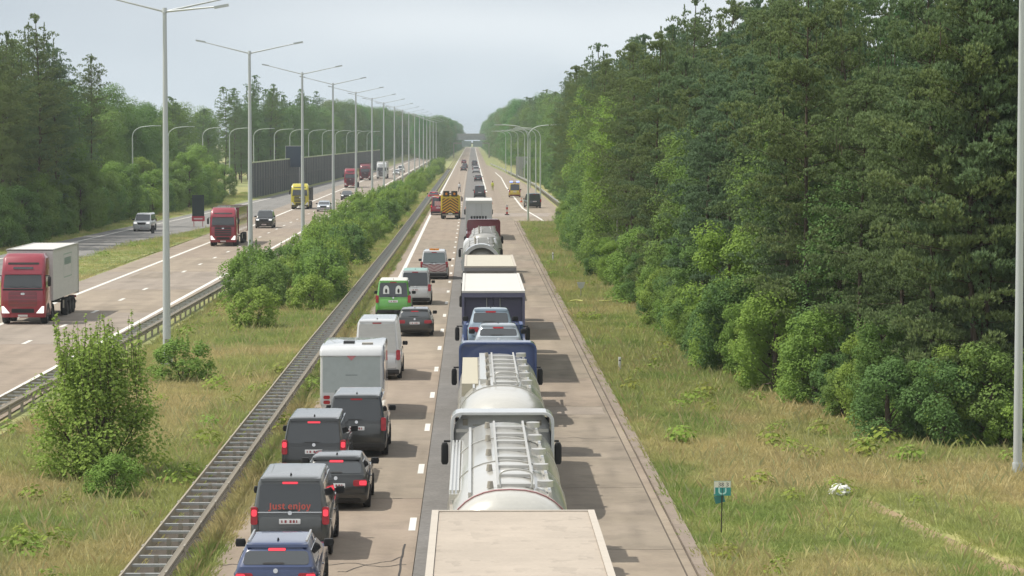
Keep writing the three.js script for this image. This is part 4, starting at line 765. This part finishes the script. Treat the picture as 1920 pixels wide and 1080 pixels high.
// 3: white tanker, blue cab
{
  const t = thing('tank_lorry', 'off-white tank lorry with a beige side box and dark blue cab', 'lorry', .81, 74.5); const k = tank(t, 14.6, { top: 3.45, m: M.tankWhite, dome: 2.6 });
  part(k, 'side_box', box(-1.12, -.66, 3.0, 3.36, -14.0, -4.6), M.beige); part(k, 'spill_tray', box(-.60, -.42, 3.34, 3.5, -14, -4.4), M.tankWhite);
  const s = part(k, 'red_mark', box(-.2, .2, 3.07, 3.16, -.98, -.96), std(.5, .25, .22, .7));
  s.geometry = (() => { const g = new THREE.PlaneGeometry(.42, .12); return uvm(g); })(); s.position.set(0, 3.02, -.83); s.rotation.x = -.62;
  fairing(t, -16.2, M.bluePaint, 3.66, true); cab(t, -16.7, M.bluePaint, 3.55);
}
// 4: car transporter with two cars on top
{
  const t = thing('car_transporter', 'car transporter with a raised deck carrying two silver cars', 'lorry', .8, 97.5);
  part(t, 'chassis', box(-.5, .5, .6, .95, -14.5, -.3), M.chassis); part(t, 'lower_deck', box(-1.15, 1.15, .96, 1.06, -12.6, -.1), M.galvDull);
  const tilt = (x0, x1, dy) => rings([[[x0, 2.02 + dy, -2.4], [x1, 2.02 + dy, -2.4], [x1, 2.09 + dy, -2.4], [x0, 2.09 + dy, -2.4]], [[x0, 2.36 + dy, -12.8], [x1, 2.36 + dy, -12.8], [x1, 2.43 + dy, -12.8], [x0, 2.43 + dy, -12.8]]]);
  for (const s of [-1, 1]) { part(t, 'upper_track', tilt(s > 0 ? .35 : -1.0, s > 0 ? 1.0 : -.35, 0), M.galv); part(t, 'side_rail', tilt(s * 1.18 - .04, s * 1.18 + .04, .12), M.bluePaint); for (const z of [-2.6, -6, -9.4, -12.6]) part(t, 'post', box(s * 1.18 - .06, s * 1.18 + .06, 1.05, 2.1 - (z + 2.4) * .033, z - .06, z + .06), M.bluePaint); }
  for (const z of [-3, -4.6, -6.4, -7.8, -9.2, -11]) part(t, 'cross_member', box(-1.1, 1.1, 1.98 - (z + 2.4) * .033, 2.03 - (z + 2.4) * .033, z - .05, z + .05), M.galvDull);
  truckWheels(t, [-2.4, -3.7], 1.05); rearGear(t, 1.2); cab(t, -14.0, M.bluePaint, 2.9);
  for (const [lab, x, d, y, m, H] of [['rear silver car with a dark rear window on the car transporter', .92, 100.6, 2.09, M.silver, 1.44], ['front grey-blue car on the car transporter', .68, 105.4, 2.25, M.silverBlue, 1.55]]) { const c = makeCar({ label: lab, x, d, m, W: 1.74, L: 4.2, H, brake: false }); c.position.y = y; c.rotation.x = -.033; }
}
// 5 and 6: box lorries
{ const t = thing('box_lorry', 'box lorry with white roof and dark blue-grey rear doors behind the silver cars', 'lorry', .87, 118); const nv = std(.075, .075, .13, .55, { map: rep(dirtTex, 2.2) }); boxBody(t, 15.4, 3.82, { roof: M.sheetWhite, edge: M.sheetWhite, side: M.white, rear: nv, frame: std(.12, .12, .19, .5), rearInset: .22 }); cab(t, -15.9, M.whitePaint, 3.6); }
{ const t = thing('box_lorry', 'cream-roofed lorry with an open rear beam ahead of the white-roofed one', 'lorry', .9, 142.8); boxBody(t, 13.8, 3.72, { roof: std(.56, .53, .45, .7, { map: rep(dirtTex, 4) }), edge: M.creamEdge, side: M.white, rear: std(.32, .30, .30, .6), frame: std(.24, .23, .24, .5), rearInset: .5 }); cab(t, -14.3, M.whitePaint, 3.5); }
// 7: tanker with a white ring, 8: grey tanker with red cab
{
  const t = thing('tank_lorry', 'grey-ended tank lorry with a bright white ring round its rear', 'lorry', .55, 176); tank(t, 12.8, { top: 3.5, m: M.tankGrey, z0: -.9 });
  const R = (z, a, b) => { const q = []; for (let i = 0; i < 30; i++) { const g = i / 30 * 6.28319; q.push([Math.cos(g) * a, 2.3 + Math.sin(g) * b, z]); } return q; };
  part(t, 'white_ring', rings([R(-.9, 1.0, 1.02), R(-.45, 1.02, 1.04), R(-.4, 1.26, 1.26), R(-1.3, 1.29, 1.29), R(-1.35, 1.0, 1.02)], false, false), M.whitePaint); cab(t, -14.0, M.whitePaint, 3.4);
}
{ const t = thing('tank_lorry', 'grey tank lorry with a dark red cab', 'lorry', .85, 197); tank(t, 15.4, { top: 3.5, m: M.tankGrey }); part(t, 'side_locker', box(-1.3, -.9, 1.2, 3.2, -15.2, -9), M.redDeep); fairing(t, -16.6, M.redDeep, 4.0, true); cab(t, -17.2, M.redDeep, 3.9); }
// 9: white box lorry with dark print on its doors
{
  const t = thing('box_lorry', 'white box lorry with dark print and a red band on its rear', 'lorry', .63, 280); boxBody(t, 14, 3.9, { rear: std(.55, .56, .57, .6), frame: M.white });
  for (const [x, w] of [[-.72, .2], [-.44, .22], [-.16, .2], [.12, .22], [.4, .2], [.68, .18]]) part(t, 'print_mark', box(x - w / 2, x + w / 2, 2.02, 2.38, -.07, -.062), M.dark);
  part(t, 'red_band', box(-1.2, 1.2, 1.24, 1.62, -.07, -.06), std(.42, .13, .17, .6)); cab(t, -14.5, M.redPaint, 3.6);
}
// far carriageway lorries (turned round: origin under the rear, so rear lies farther away)
function oncoming(name, label, x, dFront, L) { return thing(name, label, 'lorry', x, dFront + L, Math.PI); }
{
  const t = oncoming('box_lorry', 'red lorry with a white box body driving past the grass island', -24.6, 154.7, 12.6); boxBody(t, 9.9, 4.0, { roof: M.sheetWhite, side: M.white });
  cab(t, -10.3, M.redPaint, 3.85, { lit: true, grille: M.redDeep });
  const tx = canvasTex(256, 128, (g, w, h) => { g.clearRect(0, 0, w, h); g.strokeStyle = '#9fb3a6'; g.lineWidth = 5; g.strokeRect(8, 8, w - 16, h - 16); g.fillStyle = '#6f8f80'; for (let i = 0; i < 7; i++) g.fillRect(30 + i * 28, 26, 20, 34); });
  decal(t, 'side_print', 3.4, 1.5, tx, -1.275, 2.9, -4.2, 0, -Math.PI / 2);
}
{ const t = oncoming('tipper_lorry', 'red lorry with a dark red tipper body driving in the far lane', -23.3, 264, 13.2); boxBody(t, 10.2, 3.55, { roof: M.redDeep, side: M.redDeep, rear: M.redDeep, frame: M.redDeep }); cab(t, -10.7, M.redPaint, 3.6, { lit: true }); }
{ const t = oncoming('tipper_lorry', 'yellow-green lorry with a dark body on the far carriageway', -24.3, 398, 10); boxBody(t, 7, 3.0, { roof: M.chassis, side: M.chassis, rear: M.chassis, frame: M.dark }); cab(t, -7.5, M.limePaint, 3.6, { bumper: M.dark, grille: M.dark }); }
{ const t = oncoming('tipper_lorry', 'red lorry far off before the noise barrier', -24.3, 563, 13); boxBody(t, 10, 3.8, { roof: M.redDeep, side: M.redDeep, rear: M.redDeep, frame: M.redDeep }); cab(t, -10.5, M.redPaint, 3.8); }
{ const t = oncoming('box_lorry', 'dark red lorry following the red one far off', -25, 658, 14); boxBody(t, 11, 3.9, { roof: M.redDeep, side: M.redDeep, rear: M.redDeep, frame: M.redDeep }); cab(t, -11.5, M.redDeep, 3.7); }
{ const t = oncoming('box_lorry', 'white lorry far off in the near lane of the far carriageway', -21.9, 682, 14); boxBody(t, 11, 4.0, {}); cab(t, -11.5, M.whitePaint, 3.9); }
// lorry with chevron board at the roadworks
{
  const t = thing('roadworks_lorry', 'roadworks lorry with a yellow and dark chevron board and lamp panel', 'lorry', -2.75, 350); part(t, 'chassis', box(-.5, .5, .6, .95, -6.5, -.2), M.chassis); part(t, 'load_bed', box(-1.05, 1.05, .95, 1.2, -4.6, -.2), M.yellowPaint); truckWheels(t, [-1.4], .9); cab(t, -4.6, M.yellowPaint, 2.7); rearGear(t, 1.1, .7);
  part(t, 'board', box(-1.02, 1.02, .8, 2.62, -.2, -.05), M.yellowPaint); decal(t, 'chevron_panel', 1.98, 1.76, chevronTex('#d9a52c', '#5c4a22', 1), 0, 1.71, -.045);
  for (const s of [-1, 1]) { part(t, 'lamp_panel', box(s * .5 - .38, s * .5 + .38, 2.8, 3.5, -.5, -.42), M.dark); part(t, 'amber_light', cyl(.15, .15, .06, 12).rotateX(Math.PI / 2), M.lampAmber, s * .5, 3.15, -.42); part(t, 'mast', box(s * .5 - .04, s * .5 + .04, 1.2, 2.8, -.5, -.42), M.galvDull); }
}

// ------------------------------------------------------------------ noise barriers, signs, bridge, small things
{
  const t = thing('noise_barrier', 'long dark noise barrier with a pale coping beside the far carriageway', 'noise barrier'); const pm = [std(.036, .046, .046, .9), std(.028, .037, .038, .9), std(.045, .053, .050, .9)], cop = std(.36, .40, .24, .9), r = rng(4);
  const P = d => -37.2 + (d - 440) * .0165; let d = 468;
  while (d < 900) { const e = d + 5, x0 = P(d), x1 = P(e), L = Math.hypot(x1 - x0, 5), a = Math.atan2(x1 - x0, 5); for (let k = 0; k < 2; k++) { const g = box(-.08, .08, k * 2.9 - .1, k * 2.9 + 2.86 - (k ? .0 : .1), -L / 2 + .04, L / 2 - .04); g.rotateY(-a); part(t, 'panel', g, pm[Math.floor(r() * 3)], (x0 + x1) / 2, 0, -(d + e) / 2); } const c = box(-.14, .14, 5.78, 5.98, -L / 2, L / 2); c.rotateY(-a); part(t, 'coping', c, cop, (x0 + x1) / 2, 0, -(d + e) / 2); part(t, 'post', box(-.11, .11, -.1, 5.76, -.1, .1), M.galvDull, x0, 0, -d); d = e; }
}
{
  const t = thing('noise_barrier', 'pale grey upright boards beside the slip road', 'noise barrier', 0, 690); for (let i = 0; i < 6; i++) part(t, 'board', box(10.6 + i * .62, 11.16 + i * .62, -.1, 5.3, -.08, .08), M.galv); part(t, 'board', box(15.0, 15.8, .6, 5.3, -.08, .08), M.galv); part(t, 'post', box(15.3, 15.5, -.1, .6, -.08, .08), M.galvDull);
}
{ const t = thing('road_sign', 'large dark blue road sign on two posts before the noise barrier', 'sign', -34.6, 548); part(t, 'panel', box(-1.5, 1.5, 4.3, 8.3, -.06, .06), std(.035, .055, .085, .6)); part(t, 'frame', merge([box(-1.6, 1.6, 8.3, 8.42, -.08, .08), box(-1.6, -1.5, 4.2, 8.3, -.08, .08), box(1.5, 1.6, 4.2, 8.3, -.08, .08)]), M.galv); for (const s of [-1, 1]) part(t, 'post', cyl(.1, .1, 4.4, 8), M.galv, s * 1.1, -.1, 0); }
{ const t = thing('road_sign', 'dark upright board with a red foot at the tip of the grass island', 'sign', -31.2, 322); part(t, 'panel', box(-.68, .68, 1.2, 3.6, -.05, .05), std(.03, .045, .045, .7)); part(t, 'red_panel', box(-.72, .72, .62, 1.2, -.06, .06), std(.5, .06, .09, .5)); part(t, 'stripe', box(-.5, .5, .82, .98, .06, .075), std(.75, .6, .6, .6)); for (const s of [-1, 1]) part(t, 'post', cyl(.05, .05, 1.0, 8), std(.6, .3, .3, .6), s * .5, -.1, 0); }
{ const t = thing('road_sign', 'small red sign under the dark trees', 'sign', -43.6, 300); part(t, 'panel', box(-.5, .5, 1.1, 1.5, -.03, .03), std(.5, .05, .06, .5)); for (const s of [-1, 1]) part(t, 'post', cyl(.03, .03, 1.2, 6), M.galvDull, s * .35, -.1, 0); }
{
  const t = thing('kilometre_sign', 'small white and teal kilometre sign on a thin dark post in the verge', 'sign', 6.47, 72.8);
  part(t, 'post', bar([-.03, -.1, 0], [.0, 1.2, 0], .018, 6), std(.05, .05, .03, .8)); part(t, 'panel', box(-.22, .22, .99, 1.37, -.012, .012), std(.08, .30, .29, .6));
  const tx = canvasTex(256, 224, (g, w, h) => { g.fillStyle = '#3f9c98'; g.fillRect(0, 0, w, h); g.fillStyle = '#ece9d8'; g.fillRect(0, 0, w, h * .43); g.fillRect(0, 0, w * .06, h * .9); g.fillStyle = '#6f6a6a'; g.font = 'bold 84px sans-serif'; g.textAlign = 'center'; g.textBaseline = 'middle'; g.fillText('38', w * .42, h * .23); g.fillText('3', w * .80, h * .23); g.strokeStyle = '#bfeae4'; g.lineWidth = 24; g.lineCap = 'round'; g.beginPath(); g.moveTo(w * .3, h * .52); g.lineTo(w * .3, h * .72); g.quadraticCurveTo(w * .32, h * .88, w * .48, h * .88); g.quadraticCurveTo(w * .68, h * .88, w * .7, h * .72); g.lineTo(w * .7, h * .52); g.stroke(); });
  decal(t, 'sign_face', .43, .37, tx, 0, 1.18, .014); const g = box(-.1, .16, .86, 1.06, -.03, -.018); g.rotateZ(.25); part(t, 'back_plate', g, std(.05, .22, .20, .6), .14, -.04, 0);
}
function postSmall(name, label, x, d, h, w, m) { const t = thing(name, label, 'marker post', x, d); part(t, 'post', new Stack([{ y: -.1, w: w / 2, zr: .05, zf: -.05 }, { y: h - .06, w: w / 2, zr: .05, zf: -.05 }, { y: h, w: w / 2, zr: .02, zf: -.05 }], .03).geom(), m); part(t, 'reflector', box(-w / 2 + .02, w / 2 - .02, h * .74, h * .82, .05, .058), M.dark); return t; }
postSmall('marker_post', 'white marker post in the verge beside the tank lorry cab', 6.45, 123.5, .62, .12, M.white);
postSmall('marker_post', 'white marker post where the verge narrows', 6.6, 232, .75, .13, M.white);
postSmall('marker_post', 'white marker post under the shaded wood', -42.2, 318, 1.0, .16, M.white);
postSmall('marker_post', 'stubby black bollard at the edge of the far slip road', -33.9, 300, .85, .34, M.black);
postSmall('marker_post', 'white marker post on the grass island', -30.0, 208, .9, .14, M.white);
{ const t = thing('triangular_sign', 'small white triangular sign on a short post in the grass', 'sign', 6.95, 181); const s = new THREE.Shape(); s.moveTo(-.27, .95); s.lineTo(.27, .95); s.lineTo(.16, .6); s.lineTo(0, .5); s.lineTo(-.16, .6); const g = new THREE.ExtrudeGeometry(s, { depth: .03, bevelEnabled: false }); part(t, 'panel', g, M.white); part(t, 'post', cyl(.035, .035, .7, 6), M.galvDull, 0, -.1, -.02); }
for (const [a, b] of [[6.0, 6.8], [7.8, 10.2]]) single('yellow_hose', tube([[a, .12, -174], [(a + b) / 2, .17, -174.2], [b, .12, -174]], .05, 6, 10), std(.52, .52, .16, .7), a < 7 ? 'short end of a yellow hose lying in the verge by the kerb' : 'long yellow hose lying in the grass before the bushes', 'hose');
{ // crumpled white bag
  const g = new THREE.IcosahedronGeometry(.25, 12), p = g.attributes.position; for (let i = 0; i < p.count; i++) { const x = p.getX(i), y = p.getY(i), z = p.getZ(i), k = .55 + .9 * fbm(x * 11 + 9 + y * 4, y * 9 + z * 10 + 9, 7, 4); p.setXYZ(i, x * k * 1.25, Math.max(-.12, y * k * .75), z * k); } g.computeVertexNormals();
  const o = single('white_bag', g, std(.78, .78, .77, .6), 'crumpled white bag lying in the grass at the end of the trodden path', 'bag'); o.position.set(10.55, .13, -80.6);
}
{
  const t = thing('beacon_post', 'red and white roadworks beacon standing on the slip road', 'beacon', 4.5, 369); for (let i = 0; i < 4; i++) part(t, 'stripe', box(-.14, .14, .12 + i * .3, .12 + (i + 1) * .3, -.04, .04), i % 2 ? M.white : std(.5, .07, .05, .5)); part(t, 'foot', box(-.3, .3, 0, .12, -.2, .2), M.black);
}
for (const [x, d, l] of [[2.9, 430, 'orange cone beside the dark van'], [-.9, 400, 'orange cone near the chevron lorry'], [7.6, 440, 'orange cone behind the yellow van']]) { const t = thing('traffic_cone', l, 'cone', x, d); part(t, 'cone', cyl(.16, .03, .7, 12), std(.6, .12, .03, .6), 0, .03, 0); part(t, 'foot', box(-.2, .2, 0, .04, -.2, .2), std(.55, .1, .03, .7)); part(t, 'band', cyl(.115, .085, .14, 12), M.white, 0, .3, 0); }
{ // far bridge
  const t = thing('road_bridge', 'grey concrete bridge crossing the road far away', 'bridge', 0, 1500), cm = std(.46, .49, .50, .9, { map: rep(concreteTex, 30) });
  part(t, 'deck', box(-75, 75, 8.2, 10.2, -6, 6), cm); part(t, 'parapet', box(-75, 75, 10.2, 11.6, 5.6, 5.9), M.galv); for (const x of [-32, -16.2, -11.5, 9.6]) part(t, 'pier', box(x - .7, x + .7, -.2, 8.2, -5, 5), cm);
  const g = thing('sign_gantry', 'sign gantry across the road before the far bridge', 'gantry', 0, 1330); part(g, 'beam', box(-9, 8, 6.6, 7.2, -.3, .3), M.galvDull); for (const x of [-8.8, 7.8]) part(g, 'post', box(x - .25, x + .25, -.1, 6.6, -.25, .25), M.galvDull); part(g, 'sign_panel', box(-5, -.6, 5.2, 8, .3, .4), std(.34, .42, .41, .8)); part(g, 'sign_panel', box(.2, 4.6, 5.2, 8, .3, .4), std(.34, .42, .41, .8));
}

// ------------------------------------------------------------------ people at the roadworks
function person(label, x, d, turn, jacket, legs, pose) {
  const N = 56, mc = new MarchingCubes(N, M.dark, false, false, 60000), H = 1.0;   // one unit = 1 m, centred 0.9 m above ground
  const J = pose, bones = [[J.hipL, J.kneeL, .095, .065], [J.kneeL, J.footL, .065, .045], [J.footL, J.toeL, .045, .035], [J.hipR, J.kneeR, .095, .065], [J.kneeR, J.footR, .065, .045], [J.footR, J.toeR, .045, .035], [[0, .95, 0], [0, 1.2, .01], .14, .15], [[0, 1.2, .01], [0, 1.42, 0], .15, .12], [[-.15, 1.40, 0], [.15, 1.40, 0], .075, .075], [[0, 1.42, 0], [0, 1.58, .01], .06, .055], [[0, 1.63, -.01], [0, 1.70, -.01], .095, .1], [[-.18, 1.4, 0], J.elL, .06, .047], [J.elL, J.haL, .047, .035], [[.18, 1.4, 0], J.elR, .06, .047], [J.elR, J.haR, .047, .035], [J.haL, [J.haL[0], J.haL[1] - .1, J.haL[2] - .02], .04, .02], [J.haR, [J.haR[0], J.haR[1] - .1, J.haR[2] - .02], .04, .02]];
  const f = (px, py, pz) => { let r = 9; for (const [a, b, r0, r1] of bones) { const ab = [b[0] - a[0], b[1] - a[1], b[2] - a[2]], ap = [px - a[0], py - a[1], pz - a[2]], L = ab[0] ** 2 + ab[1] ** 2 + ab[2] ** 2 || 1e-6, t = Math.max(0, Math.min(1, (ap[0] * ab[0] + ap[1] * ab[1] + ap[2] * ab[2]) / L)), q = Math.hypot(ap[0] - ab[0] * t, ap[1] - ab[1] * t, ap[2] - ab[2] * t) - (r0 + (r1 - r0) * t), k = .035, h = Math.max(0, Math.min(1, .5 + .5 * (r - q) / k)); r = r + (q - r) * h - k * h * (1 - h); } return r; };
  mc.isolation = 0; const S = .95, half = N / 2;
  for (let k = 0; k < N; k++) for (let j = 0; j < N; j++) for (let i = 0; i < N; i++) mc.field[i + j * N + k * N * N] = -f((i - half) / half * S, (j - half) / half * S + .9, (k - half) / half * S);
  mc.update(); const n = mc.count, pos = new Float32Array(mc.positionArray.slice(0, n * 3)), nor = new Float32Array(mc.normalArray.slice(0, n * 3)), col = new Float32Array(n * 3);
  for (let i = 0; i < n; i++) { pos[i * 3] *= S; pos[i * 3 + 1] = pos[i * 3 + 1] * S + .9; pos[i * 3 + 2] *= S; const y = pos[i * 3 + 1], c = y > 1.72 || (y > 1.6 && pos[i * 3 + 2] > .03) ? [.05, .035, .025] : y > 1.5 ? [.45, .30, .23] : y > .92 ? jacket : y < .08 ? [.03, .03, .03] : legs; col.set(c, i * 3); }
  const g = new THREE.BufferGeometry(); g.setAttribute('position', new THREE.BufferAttribute(pos, 3)); g.setAttribute('normal', new THREE.BufferAttribute(nor, 3)); g.setAttribute('color', new THREE.BufferAttribute(col, 3));
  const t = thing('person', label, 'person', x, d, turn); part(t, 'body', g, new THREE.MeshStandardMaterial({ vertexColors: true, roughness: .85 }));
  return t;
}
const stand = { hipL: [-.1, .93, 0], kneeL: [-.11, .5, -.02], footL: [-.12, .09, .02], toeL: [-.13, .045, -.13], hipR: [.1, .93, 0], kneeR: [.12, .5, -.03], footR: [.13, .09, .02], toeR: [.14, .045, -.13], elL: [-.27, 1.13, .03], haL: [-.27, .9, -.06], elR: [.27, 1.13, .03], haR: [.27, .9, -.06] };
const walk = { ...stand, kneeL: [-.1, .52, -.2], footL: [-.1, .1, -.2], toeL: [-.1, .05, -.35], kneeR: [.1, .5, .08], footR: [.1, .13, .34], toeR: [.1, .05, .24], elL: [-.25, 1.14, .12], haL: [-.24, .93, .06], elR: [.25, 1.14, -.08], haR: [.23, .98, -.25] };
person('person in a white top and dark trousers walking on the closed fast lane', -2.4, 520, .3, [.7, .7, .7], [.03, .035, .06], walk);
person('person in yellow high-visibility clothing standing beside the dark van', 3.8, 535, -.5, [.55, .58, .06], [.35, .36, .08], stand);
person('person in red working clothes standing between the roadworks vehicles', -3.75, 363, .8, [.5, .06, .08], [.08, .06, .08], stand);
renderer.render(scene, camera);
